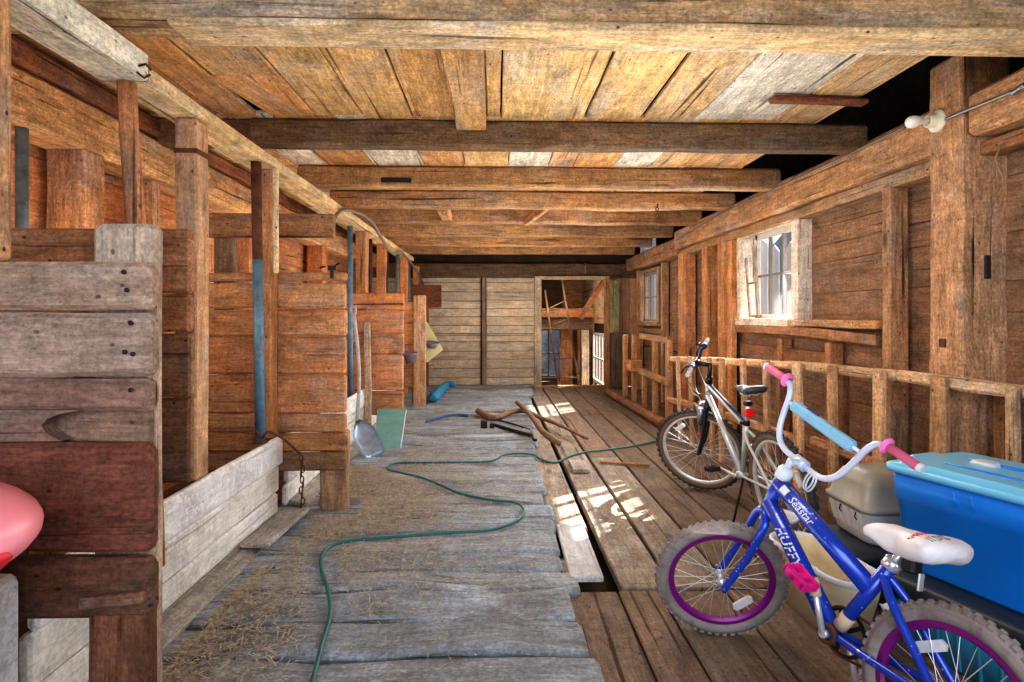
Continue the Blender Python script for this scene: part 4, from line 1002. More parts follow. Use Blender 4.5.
# pet carrier: pale base, taupe shell, slotted end
kc = (1.95, 2.745); hx, hy = .265, .172
t = thing('pet_carrier', 'two-tone grey pet carrier with a taupe top, sitting between the bicycle and blue tote', 'pet carrier', (kc[0], kc[1], .246))
m = MB(); m.loft([(kc[0], kc[1], .246, hx - .035, hy - .035, .05), (kc[0], kc[1], .26, hx - .025, hy - .025, .05), (kc[0], kc[1], .385, hx - .002, hy - .002, .05), (kc[0], kc[1], .405, hx + .006, hy + .006, .05)], n=5); m.build('base', M['carrier_base'], t)
m = MB(); m.loft([(kc[0], kc[1], .398, hx + .012, hy + .012, .055), (kc[0], kc[1], .418, hx + .012, hy + .012, .055), (kc[0], kc[1], .422, hx, hy, .06), (kc[0], kc[1], .51, hx - .02, hy - .02, .06), (kc[0], kc[1], .548, hx - .04, hy - .04, .06), (kc[0], kc[1], .566, hx - .075, hy - .075, .06), (kc[0], kc[1], .569, hx - .12, hy - .12, .05)], n=5); m.build('shell', M['carrier_top'], t)
m = MB()
for j in range(5):
    yy = kc[1] - .11 + j * .055
    m.beam((kc[0] - hx + .022, yy, .29), (kc[0] - hx - .003, yy, .385), .034, .006, (1, 0, 0), ch=.001, jit=0)
m.build('end_slats', M['carrier_base'], t)
for yy in (kc[1] - .09, kc[1] + .03):
    m = MB(); m.tube([V((kc[0] - hx - .004, yy, .385)), V((kc[0] - hx - .003, yy + .012, .36)), V((kc[0] - hx, yy, .35))], .003, 6); m.build('catch', M['darkgap'], t)

# cream oval tub with pale rim
oc = (1.40, 2.44)
t = thing('plastic_tub', 'open cream oval tub with a pale rim, behind the blue bicycle frame', 'tub', (oc[0], oc[1], .004))
m = MB(); m.loft([(oc[0], oc[1], .004, .075, .20, .07), (oc[0], oc[1], .20, .105, .26, .10), (oc[0], oc[1], .27, .112, .275, .11), (oc[0], oc[1], .27, .102, .265, .1), (oc[0], oc[1], .19, .095, .25, .09), (oc[0], oc[1], .03, .066, .19, .06)], n=8, rot=.10); m.build('shell', M['cream'], t)
m = MB(); m.loft([(oc[0], oc[1], .262, .122, .285, .12), (oc[0], oc[1], .278, .124, .287, .12), (oc[0], oc[1], .282, .116, .279, .115), (oc[0], oc[1], .278, .104, .267, .10), (oc[0], oc[1], .262, .102, .265, .10)], n=8, rot=.10, cap0=False, cap1=False); m.build('rim', M['creamrim'], t)
m = MB(); m.lathe([(0, .004), (.08, .004), (.1, .28), (.108, .28), (.108, .295), (.098, .297), (.09, .28), (.075, .02), (0, .02)], (1.425, 2.90, 0), n=28); m.build('bucket', M['creamrim'], label='small pale round bucket behind the cream oval tub', cat='bucket')
m = MB(); N = 9
g_ = [[None] * N for _ in range(N)]
for i in range(N):
    for j in range(N):
        a, b = i / (N - 1) - .5, j / (N - 1) - .5
        p = V((1.37 + a * .15 + b * .05, 2.03 + a * .13, .14 + b * .2)) + V((noise.noise(V((a * 5, b * 5, 1))), noise.noise(V((a * 5, b * 5, 7))), noise.noise(V((a * 5, b * 5, 4))))) * .035
        g_[i][j] = m.vert(p)
for i in range(N - 1):
    for j in range(N - 1): m.face((g_[i][j], g_[i + 1][j], g_[i + 1][j + 1], g_[i][j + 1]))
m.build('paper_sheet', M['paper'], label='crumpled white paper sheet behind the blue bicycle crank', cat='paper')

# ------------------------------------------------------------------ bicycles
def wrap_text(name, body, mat, parent, p0, p1, r, size, start, side=1, shear=0.0, ang0=0.0, bold=0.0):
    """lettering wrapped round a tube from p0 to p1 on its left side"""
    cu = bpy.data.curves.new(name, 'FONT'); cu.body = body; cu.size = size; cu.shear = shear; cu.offset = bold; cu.resolution_u = 3
    tmp = bpy.data.objects.new('tmp_lettering', cu); COL.objects.link(tmp)
    dg = bpy.context.evaluated_depsgraph_get(); dg.update()
    me = bpy.data.meshes.new_from_object(tmp.evaluated_get(dg))
    bpy.data.objects.remove(tmp); bpy.data.curves.remove(cu)
    ax = (p1 - p0).normalized(); nn = V((0, side, 0)); nn = (nn - ax * nn.dot(ax)).normalized(); up = nn.cross(ax)
    cy = size * .35
    for v in me.vertices:
        u, w = v.co.x, v.co.y - cy
        a = w / r + ang0
        v.co = p0 + ax * (start + u) + (nn * math.cos(a) + up * math.sin(a)) * (r + .0012)
    me.materials.clear(); me.materials.append(mat); me.name = name
    o = bpy.data.objects.new(name, me); COL.objects.link(o); o.parent = parent
    return o

def lens_path(f, n=24): return [f(2 * PI * i / n) for i in range(n + 1)]

def build_wheel(root, center, R, xf, tw, rim_col, side_mat, tread_mat, rim_w, rim_h, nk, hubmat, name, refl_ang=None, spoke_mat='chrome', knob=.006):
    w = part_empty(name, root)
    c = V(center); ax = (0, 1, 0)
    rc = R - tw
    prof = [(rc + tw * math.cos(a), tw * .95 * math.sin(a)) for a in [2 * PI * i / 14 for i in range(14)]]
    m = MB(xf); m.lathe(prof, c, ax, 64, close=True); tire = m.build('tire', M[side_mat], w, local=True)
    m = MB(xf)
    m.lathe([(rc + tw * math.cos(a) + .002, (tw * .95 + .001) * math.sin(a)) for a in [math.radians(-74 + 148 * i / 8) for i in range(9)]], c, ax, 64)
    for i in range(nk):
        for row, off in ((-1, 0), (1, .5)):
            a = 2 * PI * (i + off) / nk
            d = V((math.cos(a), 0, math.sin(a))); tg = V((-math.sin(a), 0, math.cos(a)))
            n = (d * .86 + V((0, row * .5, 0))).normalized(); sdir = n.cross(tg)
            p = c + d * rc + (d * .86 + V((0, row * .5, 0))).normalized() * (tw + .001)
            B = [p + tg * (R * PI / nk * .55 * e) + sdir * (tw * .34 * f) for e, f in ((-1, -1), (1, -1), (1, 1), (-1, 1))]
            lo = [m.vert(b - n * .004) for b in B]; hi = [m.vert(b * 1.0 + n * knob - (b - p) * .18) for b in B]
            m.face(hi)
            for k in range(4): m.face((lo[k], lo[(k + 1) % 4], hi[(k + 1) % 4], hi[k]))
    m.build('tread', M[tread_mat], tire, local=True)
    ri = R - 2 * tw
    m = MB(xf); m.lathe([(ri + .008, rim_w), (ri + .008, -rim_w), (ri - rim_h * .5, -rim_w), (ri - rim_h, -rim_w * .45), (ri - rim_h, rim_w * .45), (ri - rim_h * .5, rim_w)], c, ax, 64, close=True, smooth=False); m.build('rim', M[rim_col], w, local=True)
    m = MB(xf); m.lathe([(0, -.05), (.006, -.05), (.006, -.036), (.013, -.034), (.02, -.03), (.02, -.026), (.011, -.022), (.011, .022), (.02, .026), (.02, .03), (.013, .034), (.006, .036), (.006, .05), (0, .05)], c, ax, 18); m.build('hub', M[hubmat], w, local=True)
    m = MB(xf)
    for i in range(28):
        sgn = 1 if i % 2 else -1
        a = 2 * PI * i / 28; b = a + (.9 if (i // 2) % 2 else -.9)
        m.tube([c + V((.018 * math.cos(b), sgn * .028, .018 * math.sin(b))), c + V(((ri - rim_h + .004) * math.cos(a), sgn * .003, (ri - rim_h + .004) * math.sin(a)))], .0013, 5, cap=False)
    m.build('spokes', M[spoke_mat], w, local=True)
    if refl_ang is not None:
        a = math.radians(refl_ang); d = V((math.cos(a), 0, math.sin(a))); tg = V((-math.sin(a), 0, math.cos(a)))
        m = MB(xf); q = c + d * (ri - rim_h - .045)
        m.poly([q + tg * .045 + V((0, -.006, 0)), q + tg * .036 + d * .016 + V((0, -.006, 0)), q - tg * .036 + d * .016 + V((0, -.006, 0)), q - tg * .045 + V((0, -.006, 0)), q - tg * .036 - d * .014 + V((0, -.006, 0)), q + tg * .036 - d * .014 + V((0, -.006, 0))], (0, 1, 0), .012)
        m.build('wheel_reflector', M['reflector_clear'], w, local=True)
    m = MB(xf); a = math.radians(250); d = V((math.cos(a), 0, math.sin(a))); m.tube([c + d * (ri - rim_h), c + d * (ri - rim_h - .035)], .003, 6); m.build('valve', M['darkgap'], w, local=True)
    return w

def saddle(root, s, L, hw, th, mat, droop=.012, z0=0.0):
    """padded saddle: nose forward (+x)"""
    m = MB(); n, k = 22, 18; rings = []
    for i in range(n + 1):
        f = i / n; x = s.x + L * .52 - L * f
        if f < .45: w = hw * (.30 + .12 * f / .45)
        else:
            g = (f - .45) / .55; w = hw * (.42 + .58 * math.sin(min(1, g * 1.25) * PI / 2))
            if g > .72: w *= math.sqrt(max(0, 1 - ((g - .72) / .285) ** 2)) * .98 + .02
        if f < .06: w *= math.sqrt(max(.02, 1 - ((.06 - f) / .06) ** 2))
        zc = s.z + z0 - droop * .5 * math.sin(PI * min(1, f * 1.25)) + (.012 * max(0, (f - .6) / .4)) - .012 * max(0, 1 - f / .12)
        ring = []
        for j in range(k):
            a = 2 * PI * j / k
            ca, sa = math.cos(a), math.sin(a)
            ring.append(m.vert(V((x, s.y + w * (abs(ca) ** .8) * (1 if ca > 0 else -1), zc + (th * .42 * sa if sa > 0 else th * .75 * sa * (.55 + .45 * abs(ca))) * min(1, .35 + f * 2.2) * (1 if f < .8 else math.sqrt(max(.06, 1 - ((f - .8) / .203) ** 2)))))))
        rings.append(ring)
    for r0, r1 in zip(rings, rings[1:]):
        for j in range(k): m.face((r0[j], r1[j], r1[(j + 1) % k], r0[(j + 1) % k]), True)
    m.face(rings[0]); m.face(rings[-1][::-1])
    return m.build('saddle', M[mat], root, local=True)

def pedal_mesh(m, c, rot, sx, sy, sz):
    R_ = rot
    for q, sz_ in ((V((sx / 2 - .006, 0, 0)), (.012, sy, sz)), (V((-sx / 2 + .006, 0, 0)), (.012, sy, sz)), (V((0, sy / 2 - .006, 0)), (sx, .012, sz)), (V((0, -sy / 2 + .006, 0)), (sx, .012, sz)), (V((0, 0, 0)), (.022, sy, sz * .8)), (V((0, sy * .18, 0)), (sx, .01, sz * .7))):
        m.box(c + R_ @ q, sz_, R_, ch=.002)
    for e in (-1, 1):
        for j in range(5):
            m.box(c + R_ @ V((e * sx / 2, -sy * .4 + j * sy * .2, 0)), (.007, .009, sz * 1.25), R_, ch=.001)

def bicycle(name, label, K, st):
    root = thing(name, label, 'bicycle', (K['px'], K['py'], 0), (K['lean'], 0, K['th']))
    R, W, ha = K['R'], K['W'], K['ha']
    a = V((-math.cos(ha), 0, math.sin(ha))); n = V((math.sin(ha), 0, math.cos(ha)))
    hub = V((W, 0, R)); P0 = hub - n * K['k']
    def turn(d):
        Rm = Matrix.Rotation(d, 3, a)
        return lambda p: P0 + Rm @ (V(p) - P0)
    S, SB = turn(K['steer']), turn(K['bsteer'])
    bb = V((K['xb'], 0, K['zb'])); sd = V((-math.cos(K['sa']), 0, math.sin(K['sa'])))
    sc = bb + sd * K['sl']; rh = V((0, 0, R))
    hb, ht = P0 + a * (K['cr'] + .02), P0 + a * (K['ht'] - .025)
    fw, tw = K['fw'], K['tw']
    build_wheel(root, rh, R, None, tw, st['rim'], st['side'], st['tread'], st['rimw'], st['rimh'], st['nk'], st['hub'], 'rear_wheel', st.get('rref'), knob=st.get('knob', .006))
    build_wheel(root, hub, R, S, tw, st['rim'], st['side'], st['tread'], st['rimw'], st['rimh'], st['nk'], st['hub'], 'front_wheel', st.get('fref'), knob=st.get('knob', .006))
    # frame
    tt0, tt1 = hb.lerp(ht, .78), bb + sd * K['sl'] * st['ttj']
    dt0 = hb.lerp(ht, .2)
    m = MB()
    m.tube([hb, ht], st['rh'], 16); m.tube([tt0, tt1], st['rt'], 16); m.tube([dt0, bb + V((.01, 0, .008))], st['rd'], 16); m.tube([bb - sd * .0, sc], st['rs'], 16)
    m.lathe([(0, -.036), (.024, -.036), (.024, .036), (0, .036)], bb, (0, 1, 0), 18)
    for e in (-1, 1):
        u = bb + sd * K['sl'] * .86
        m.tube(smooth_path([u + V((0, e * .008, 0)), u.lerp(rh, .25) + V((0, e * (tw + .012), .004)), u.lerp(rh, .6) + V((0, e * (tw + .018), 0)), rh + V((0, e * fw, 0))], 5), st['rss'], 10)
        m.tube(smooth_path([bb + V((-.01, e * .02, 0)), bb.lerp(rh, .35) + V((0, e * (tw + .012), 0)), rh + V((0, e * fw, 0))], 6), st['rss'], 10)
        m.box(rh + V((-.005, e * fw, 0)), (.05, .006, .04), ch=.002)
        m.lathe([(0, 0), (.009, 0), (.009, .012), (0, .012)], rh + V((0, e * fw, 0)), (0, e, 0), 6)
    u = bb + sd * K['sl'] * .86
    m.tube([u.lerp(rh, .27) + V((0, -tw - .012, .0)), u.lerp(rh, .27) + V((0, tw + .012, 0))], st['rss'] * .9, 10)
    frame = m.build('frame', M[st['frame']], root, local=True)
    # fork
    cr = P0 + a * K['cr']; m = MB(S)
    m.tube([cr - a * .005, cr + a * .03], st['rh'] * .9, 14)
    for e in (-1, 1):
        k1 = cr - a * (K['cr'] - R - .02) * .12
        m.tube(smooth_path([cr + V((0, e * .006, 0)), cr - a * .012 + V((0, e * .034, 0)), cr - a * .05 + V((0, e * fw * .98, 0)), cr - a * K['cr'] * .55 + n * .005 + V((0, e * fw, 0)), hub - n * .004 + V((0, e * fw, 0))], 6), [st['rf']] * 13 + [st['rf'] * .95] * 6 + [st['rf'] * .85] * 6, 12)
        m.lathe([(0, 0), (.010, 0), (.010, .014), (0, .014)], hub + V((0, e * (fw + .004), 0)), (0, e, 0), 6)
    fork = m.build('fork', M[st['fork']], root, local=True)
    # headset and stem
    m = MB(SB); m.lathe([(st['rh'] * 1.05, -.012), (st['rh'] * 1.22, -.012), (st['rh'] * 1.22, .022), (st['rh'] * .95, .034), (.013, .036)], ht, a, 20); m.build('headset', M[st['headset']], root, local=True)
    cl = P0 + a * K['cl'] + n * K['stem']
    m = MB(SB); q = P0 + a * K['cl']
    m.tube([ht + a * .02, q + a * .012], st['rstem'], 14); m.tube([q, cl], st['rstem'] * 1.0, 12); m.tube([cl - V((0, .026, 0)), cl + V((0, .026, 0))], .022, 14)
    m.build('stem', M[st['stem']], root, local=True)
    # bars
    hw, rise, back = K['hw'], K['rise'], K['back']
    def bp(y, r, b): return cl + a * r - n * b + V((0, y, 0))
    bars = part_empty('handlebar', root)
    m = MB(SB)
    half = st['bar'](hw, rise, back)
    pts = [bp(-y, r, b) for y, r, b in half[::-1]] + [bp(y, r, b) for y, r, b in half[(1 if half[0][0] == 0 else 0):]]
    m.tube(smooth_path(pts, 6), .0115, 12); m.build('bar', M[st['barmat']], bars, local=True)
    for e in (-1, 1):
        m = MB(SB); g0, g1 = bp(e * (hw - .12), rise, back), bp(e * hw, rise, back)
        dd = (g1 - g0).normalized()
        m.lathe([(.0118, 0), (.0155, .004), (.0152, .05), (.015, .1), (.0158, .117), (.0145, .123), (0, .124)], g0, dd, 18); m.build('grip', M[st['grip']], bars, local=True)
        if st.get('flange'):
            m = MB(SB); m.lathe([(.012, -.008), (.024, -.004), (.030, .0), (.029, .004), (.018, .009), (.012, .012)], g0, dd, 22); m.build('grip_flange', M[st['flange']], bars, local=True)
            m = MB(SB); m.lathe([(.012, .118), (.0165, .119), (.0165, .128), (.010, .132), (0, .131)], g0, dd, 18); m.build('end_plug', M['creamrim'], bars, local=True)
    # saddle
    ssp = bb + sd * K['ss']
    m = MB(); m.tube([sc - sd * .05, ssp - sd * .035], .0125, 12); m.build('seat_post', M[st['post']], root, local=True)
    m = MB(); m.lathe([(st['rs'] * 1.02, -.018), (st['rs'] * 1.25, -.016), (st['rs'] * 1.25, .012), (.013, .014)], sc, sd, 16); m.lathe([(0, 0), (.008, 0), (.008, .02), (0, .02)], sc + V((-.02, .0, 0)), (0, 1, 0), 8); m.lathe([(0, .015), (.011, .015), (.011, .03), (0, .03)], sc + V((.0, .01, 0)), (0, 1, 0), 14); m.build('seat_clamp', M['chrome'] if st.get('flange') else M['iron'], root, local=True)
    sg = V((ssp.x, 0, ssp.z + K['nz'] - .008))
    sad = saddle(root, sg, .275, st['shw'], st['sth'], st['saddle'])
    m = MB()
    for e in (-1, 1): m.tube([sg + V((.10, e * .012, -.014)), sg + V((.05, e * .022, -.035)), sg + V((-.05, e * .024, -.036)), sg + V((-.09, e * .03, -.016))], .0035, 8)
    m.build('saddle_rail', M['chrome'], sad, local=True)
    m = MB(); m.box(ssp - sd * .05, (.045, .045, .03), ch=.006); m.build('saddle_clamp', M['iron'], sad, local=True)
    # drive train
    m = MB(); yR = -.045; cring = bb + V((0, yR, 0))
    rr = st['ring']
    m.lathe([(rr - .012, -.002), (rr, -.002), (rr, .002), (rr - .012, .002)], cring, (0, 1, 0), 40, smooth=False, close=True)
    for i in range(5):
        an = 2 * PI * i / 5; m.beam(cring, cring + V((math.cos(an), 0, math.sin(an))) * (rr - .008), .014, .003, (0, 1, 0), ch=.0005, jit=0)
    m.build('chainring', M['iron'], root, local=True)
    m = MB(); r2 = .035; q = []
    for i in range(13): an = math.radians(-90 + 180 * i / 12); q.append(cring + V((math.cos(an), 0, math.sin(an))) * rr)
    for i in range(9): an = math.radians(90 + 180 * i / 8); q.append(rh + V((0, yR, 0)) + V((math.cos(an), 0, math.sin(an))) * r2)
    q.append(q[0]); m.tube(q, .0045, 6, cap=False, smooth=False)
    m.lathe([(0, -.003), (r2, -.003), (r2, .003), (0, .003)], rh + V((0, yR, 0)), (0, 1, 0), 24); m.build('chain', M['rust'], root, local=True)
    for e, an, nm in ((1, st['crank'], 'left'), (-1, st['crank'] + 180, 'right')):
        A = math.radians(an); d = V((math.cos(A), 0, math.sin(A))); L = st['cl']
        arm = part_empty('crank', root)
        m = MB(); m.tube([bb + V((0, e * .04, 0)), bb + V((0, e * .062, 0))], .014, 12); m.tube([bb + V((0, e * .058, 0)), bb + V((0, e * .068, 0)) + d * L], [.011, .009], 10); m.build('crank_arm', M['chrome'], arm, local=True)
        if st.get('tape') and e == 1:
            m = MB(); m.tube([bb + V((0, .066, 0)) + d * L * .66, bb + V((0, .067, 0)) + d * L * 1.0], .018, 10); m.build('tape_wrap', M['tape'], arm, local=True)
        m = MB(); pc = bb + V((0, e * .125, 0)) + d * L
        m.tube([bb + V((0, e * .066, 0)) + d * L, pc + V((0, e * .03, 0))], .006, 8)
        Rm = Matrix.Rotation(math.radians(st['ptilt']), 3, 'Y')
        pedal_mesh(m, pc, Rm, .085, .078, .026)
        m.build('pedal', M[st['pedal'] if e == 1 else st['pedal2']], arm, local=True)
    return root, frame, dict(a=a, n=n, hub=hub, P0=P0, S=S, SB=SB, bb=bb, sd=sd, sc=sc, rh=rh, hb=hb, ht=ht, tt0=tt0, tt1=tt1, dt0=dt0, cl=cl, bp=bp, ssp=ssp, bars=bars, sad=sad, sg=sg, fork=fork)

K1 = {'tw': 0.0265, 'bsteer': 1.5386, 'R': 0.2523, 'W': 0.8517, 'ha': 1.186, 'k': 0.0304, 'steer': 1.0843, 'fw': 0.056, 'cr': 0.3396, 'ht': 0.5331, 'cl': 0.5711, 'stem': -0.05, 'rise': 0.2339, 'back': 0.0162, 'hw': 0.3552, 'xb': 0.356, 'zb': 0.2683, 'sa': 1.0709, 'sl': 0.3243, 'ss': 0.4269, 'nz': 0.0018, 'lean': 0.1865, 'th': 1.9474, 'px': 1.1952, 'py': 1.5158}
root1, fr1, G = bicycle('kids_bicycle', 'blue child\'s bicycle with purple rims and white high-rise bars in front of the totes', K1, dict(
    rim='purple', side='tire_grey', tread='tire_grey', rimw=.015, rimh=.017, nk=52, hub='chrome', rref=60, fref=232, frame='bike_speck', rh=.024, rt=.031, rd=.031, rs=.021, rss=.0125, ttj=.64, rf=.0165,
    fork='bike_speck', headset='creamrim', stem='lavender', rstem=.0135, barmat='lavender', grip='pinkgrip', flange='pinkflange', post='chrome', shw=.112, sth=.088, saddle='seat_white', ring=.078, crank=72, cl=.165, tape=True, ptilt=-26, pedal='magenta', pedal2='tape',
    bar=lambda hw, rise, back: [(0, 0, 0), (.035, 0, 0), (.085, .002, 0), (.125, .02, 0), (.155, .062, .002), (.172, .12, .006), (.185, .18, .01), (.205, .218, .014), (hw - .12, rise - .004, back), (hw - .03, rise, back)]))
bp = G['bp']
m = MB(G['SB']); m.tube([bp(-.18, .166, .008), bp(.18, .166, .008)], .008, 10); m.build('crossbar', M['lavender'], G['bars'], local=True)
m = MB(G['SB']); A_, B_ = bp(-.15, .166, .008), bp(.145, .166, .008)
m.beam(A_, B_, .040, .040, tuple(G['a']), ch=.008, jit=.002, seg=.05); m.build('crossbar_pad', M['padblue'], G['bars'], local=True)
for k_, c_ in ((-.06, 'letter_white'), (.04, 'letter_white')):
    m = MB(G['SB']); q = bp(k_, .187, .008); m.beam(q + V((0, -.03, 0)), q + V((0, .03, 0)), .012, .003, tuple(G['a']), ch=.0005, jit=.0015, seg=.01); m.build('pad_print', M['bike_blue'] if k_ < 0 else M['teal'], G['bars'], local=True)
m = MB(G['SB']); q = bp(.075, -.035, 0)
for dx in (0, .012): m.tube(lens_path(lambda t_: bp(.07 + dx + .016 * math.cos(t_), -.03 + .036 * math.sin(t_), -.01)), .0035, 6, cap=False)
m.build('hanging_ring', M['creamrim'], G['bars'], local=True, label='white plastic rings round the bar')
m = MB(); m.tube([G['bb'] + G['sd'] * .03, G['bb'] + G['sd'] * .085], .0225, 16); m.build('tape_wrap', M['tape'], fr1, local=True)
wrap_text('lettering', 'HUFFY', M['letter_white'], fr1, G['dt0'], G['bb'], .031, .05, .10, 1, .25, .25, .0009)
wrap_text('lettering', 'Seastar', M['letter_white'], fr1, G['tt0'], G['tt1'], .031, .040, .085, 1, .3, .35, .0003)
m = MB(); axd = (G['tt1'] - G['tt0']).normalized()
q = G['tt0'] + axd * .035
nn = V((0, 1, 0)); up = nn.cross(axd)
pts = []
for i in range(5):
    an = -.1 + .9 * i / 4
    pts.append(q + (nn * math.cos(an) + up * math.sin(an)) * .0322)
pr = [[m.vert(p + axd * k_) for p in pts] for k_ in (0, .032)]
for i in range(4): m.face((pr[0][i], pr[1][i], pr[1][i + 1], pr[0][i + 1]))
m.build('sticker', M['letter_white'], fr1, local=True)
# saddle print and the black box under the saddle
from mathutils.bvhtree import BVHTree
sg = G['sg']; m1, m2 = MB(), MB()
sv = BVHTree.FromPolygons([v.co.copy() for v in G['sad'].data.vertices], [tuple(p.vertices) for p in G['sad'].data.polygons])
def stop(x, y):
    h = sv.ray_cast(V((sg.x + x, y, sg.z + .3)), V((0, 0, -1)))[0]
    return (h if h else V((sg.x + x, y * .5, sg.z))) + V((0, 0, .0005))
for i in range(5):
    x = -.052 ; y = .078 - i * .017
    for (xa, ya), (xb, yb) in (((0, 0), (.02, .0)), ((.02, .0), (.018, -.011)), ((.01, .0), (.01, -.009))):
        m1.tube([stop(x + xa, y + ya), stop(x + xb, y + yb)], .0016, 5)
zz = [stop(-.094 + (.014 if k % 2 else -.010) + random.uniform(-.004, .004), .004 + k * .0055) for k in range(15)]
m2.tube(zz, .0014, 5)
m1.build('saddle_print', M['letter_red'], G['sad'], local=True, label='red print on the saddle'); m2.build('saddle_print', M['letter_dark'], G['sad'], local=True, label='dark print on the saddle')
m = MB(); q = G['sc'] + G['sd'] * .02 + V((-.045, 0, 0)); m.box(q, (.04, .05, .05), ch=.01); m.build('seat_bracket', M['iron'], root1, local=True)
m = MB(); m.box(q + V((-.03, .0, -.04)), (.006, .022, .05), ch=.002); m.build('rear_reflector', M['chrome'], root1, local=True)
m = MB(); m.lathe([(.02, -.008), (.034, -.006), (.034, .006), (.02, .008)], G['bb'] + V((0, .036, 0)), (0, 1, 0), 22, close=True); m.build('bottom_bracket_cup', M['rust'], root1, local=True)

K2 = {'tw': 0.024, 'bsteer': 0.9505, 'R': 0.3207, 'W': 1.0146, 'ha': 1.2529, 'k': 0.0339, 'steer': 0.8899, 'fw': 0.052, 'cr': 0.4082, 'ht': 0.5874, 'cl': 0.6881, 'stem': 0.089, 'rise': 0.0528, 'back': 0.0082, 'hw': 0.3436, 'xb': 0.4315, 'zb': 0.2879, 'sa': 1.2644, 'sl': 0.3722, 'ss': 0.5518, 'nz': 0.0529, 'lean': -0.0928, 'th': 1.6452, 'px': 1.6438, 'py': 3.2415}
root2, fr2, G = bicycle('mountain_bicycle', 'silver mountain bicycle with black tires and a black saddle, standing before the hay rack', K2, dict(
    rim='alloy', side='tire_tan', tread='tire_black', rimw=.012, rimh=.014, knob=.009, nk=44, hub='steel', rref=150, fref=62, frame='bike_silver', rh=.021, rt=.0185, rd=.021, rs=.0165, rss=.009, ttj=.94, rf=.018,
    fork='bike_dark', headset='bike_dark', stem='bike_dark', rstem=.016, barmat='navy', grip='handle', post='chrome', shw=.075, sth=.055, saddle='seat_black', ring=.075, crank=2, cl=.165, ptilt=10, pedal='iron', pedal2='iron',
    bar=lambda hw, rise, back: [(0, 0, 0), (.05, 0, 0), (.12, rise * .8, 0), (.16, rise, back * .5), (hw - .02, rise, back)]))
bp = G['bp']
for e in (-1, 1):
    m = MB(G['SB']); q = bp(e * (K2['hw'] - .15), K2['rise'], K2['back'])
    m.box(q + G['n'] * .012, (.03, .03, .03), ch=.006); m.tube([q + G['n'] * .02, q + G['n'] * .045 + V((0, e * .03, 0)), q + G['n'] * .05 + V((0, e * .10, 0)) - G['a'] * .01], .006, 8)
    m.build('brake_lever', M['iron'], G['bars'], local=True)
    m = MB(G['SB']); m.lathe([(.013, -.02), (.02, -.018), (.02, .018), (.013, .02)], bp(e * (K2['hw'] - .135), K2['rise'], K2['back']), (0, 1, 0), 16); m.build('shifter', M['navy'], G['bars'], local=True)
m = MB()
for e in (-1, 1):
    q0 = G['SB'](bp(e * (K2['hw'] - .17), K2['rise'], K2['back']) + G['n'] * .03)
    q1 = G['S'](G['P0'] + G['a'] * (K2['cr'] - .02) + G['n'] * .05)
    m.tube(smooth_path([q0, q0 + V((.07, 0, -.03)), q0.lerp(q1, .55) + V((.10, 0, -.04)), q1 + V((.02, 0, .03)), q1], 6), .003, 6)
    q2 = G['tt0'].lerp(G['tt1'], .1) + V((0, e * .02, -.01)); m.tube(smooth_path([q0, q0 + V((.08, 0, -.08)), q0.lerp(q2, .6) + V((.07, 0, -.10)), q2], 6), .003, 6)
m.build('brake_cable', M['cable'], root2, local=True)
m = MB(G['S'])
for e in (-1, 1):
    q = G['hub'] + G['a'] * .33 + V((0, e * .036, 0)) + G['n'] * .02; m.box(q, (.02, .014, .09), ch=.004); m.box(q - G['a'] * .05, (.016, .012, .04), ch=.003)
m.tube([G['hub'] + G['a'] * .375 + V((0, -.04, 0)) + G['n'] * .02, G['hub'] + G['a'] * .375 + V((0, .04, 0)) + G['n'] * .02], .003, 6); m.build('front_brake', M['steel'], root2, local=True)
m = MB(G['S'])
for e in (-1, 1): m.tube([G['hub'] + G['a'] * .24 + V((0, e * .053, 0)), G['hub'] + G['a'] * .37 + V((0, e * .052, 0))], .0195, 12)
m.build('fork_sleeve', M['steel'], G['fork'], local=True)
m = MB(G['S'])
for e in (-1, 1): m.box(G['hub'] + G['a'] * .16 + V((0, e * .071, 0)), (.02, .004, .03), ch=.001)
m.build('fork_badge', M['reflector_red'], G['fork'], local=True)
m = MB(); q = G['sc'] + G['sd'] * .07; m.box(q + V((-.02, 0, 0)), (.03, .055, .05), ch=.008); m.build('rear_reflector', M['reflector_red'], root2, local=True)
m = MB(); A_, B_ = G['tt0'], G['tt1']; m.tube([A_.lerp(B_, .05) + V((0, .001, .006)), A_.lerp(B_, .95) + V((0, .001, .006))], .0145, 12); m.build('frame_stripe', M['navy'], fr2, local=True)
m = MB(); q = G['bb'].lerp(G['rh'], .15); kz = q.z
foot = V((q.x - .06, .155, .0)); foot.z = (0.006 - foot.y * math.sin(K2['lean'])) / math.cos(K2['lean'])
m.tube([q + V((0, .03, -.01)), foot], .0075, 8); m.build('kickstand', M['iron'], root2, local=True)
m = MB(); axd = (G['bb'] - G['dt0']).normalized(); up = V((0, 1, 0)).cross(axd)
for i in range(9):
    c_ = G['dt0'] + axd * (.10 + i * .022); pts = [(V((0, 1, 0)) * math.cos(k_) + up * math.sin(k_)) * .0216 for k_ in (-.5, -.2, .1, .4)]
    r0 = [m.vert(c_ + p) for p in pts]; r1 = [m.vert(c_ + p + axd * .011) for p in pts]
    for j in range(3): m.face((r0[j], r1[j], r1[j + 1], r0[j + 1]))
m.build('frame_print', M['letter_dark'], fr2, local=True)

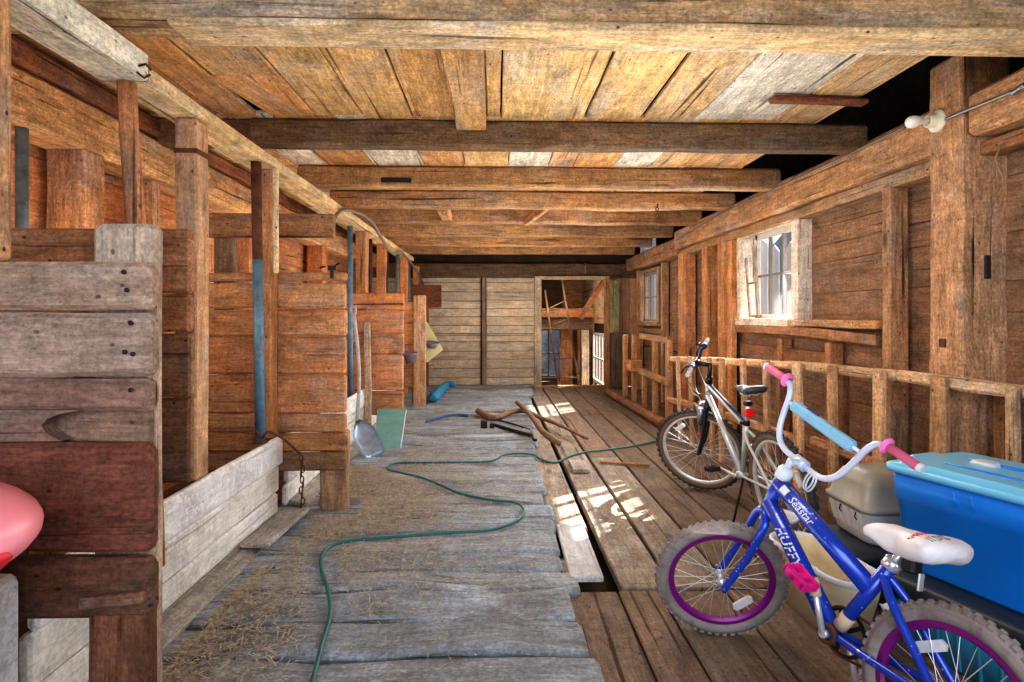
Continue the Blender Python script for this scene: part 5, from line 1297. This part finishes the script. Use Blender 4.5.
# ------------------------------------------------------------------ light
def area(name, loc, target, sx, sy, power, col):
    L = bpy.data.lights.new(name, 'AREA'); L.shape = 'RECTANGLE'; L.size = sx; L.size_y = sy; L.energy = power; L.color = col
    o = bpy.data.objects.new(name, L); COL.objects.link(o); o.location = loc
    o.rotation_euler = (V(target) - V(loc)).to_track_quat('-Z', 'Y').to_euler()
    return o
def lamp_pt(name, loc, power, col, r=.15):
    L = bpy.data.lights.new(name, 'POINT'); L.energy = power; L.color = col; L.shadow_soft_size = r
    o = bpy.data.objects.new(name, L); COL.objects.link(o); o.location = loc
    return o
sun = bpy.data.lights.new('sun', 'SUN'); sun.energy = 24.0; sun.color = (1.0, .93, .82); sun.angle = math.radians(.6)
so = bpy.data.objects.new('sun', sun); COL.objects.link(so)
so.rotation_euler = V((-1.86, -1.44, -1.62)).to_track_quat('-Z', 'Y').to_euler()
w = bpy.data.worlds.new('world'); scn.world = w; w.use_nodes = True
bg = w.node_tree.nodes['Background']; bg.inputs[0].default_value = (.80, .90, 1.0, 1); bg.inputs[1].default_value = 1.1
area('camera_side_fill', (-.2, -1.6, 2.0), (.1, 4, 1.0), 3.6, 2.2, 92, (.76, .88, 1.0))  # added fill lamp behind the camera, coloured like cool daylight
area('window_light', (3.9, 6.2, 2.75), (.6, 4.6, .6), 1.6, 1.0, 230, (.94, .97, 1.0))
area('window_light', (3.9, 10.3, 2.7), (.6, 8.6, .7), 1.6, 1.0, 230, (1.0, .97, .92))
for x, y, z, p in ((.85, 2.7, 1.6, 25), (.8, 4.7, 1.5, 18), (.6, 6.7, 1.4, 18), (.5, 8.9, 1.4, 28), (-1.9, 2.9, 1.5, 8), (-1.9, 5.0, 1.5, 9), (-1.9, 7.4, 1.5, 10), (1.2, 11.7, 1.7, 30)):
    lamp_pt('fill_lamp', (x, y, z), p, (1.0, .92, .82), .3)
area('floor_bounce_fill', (.15, 5.6, .45), (.15, 5.6, 3), 1.5, 8.2, 50, (1.0, .95, .86))  # added upward lamp imitating light bounced off the floor
area('right_side_fill', (2.2, 5.9, 1.75), (-1.3, 4.4, .7), 3.6, .6, 62, (.93, .97, 1.0))  # added lamp inside the right wall, brightens faces turned to the aisle
scn.view_settings.view_transform = 'Standard'
scn.view_settings.look = 'Medium High Contrast'
scn.view_settings.exposure = 0.25
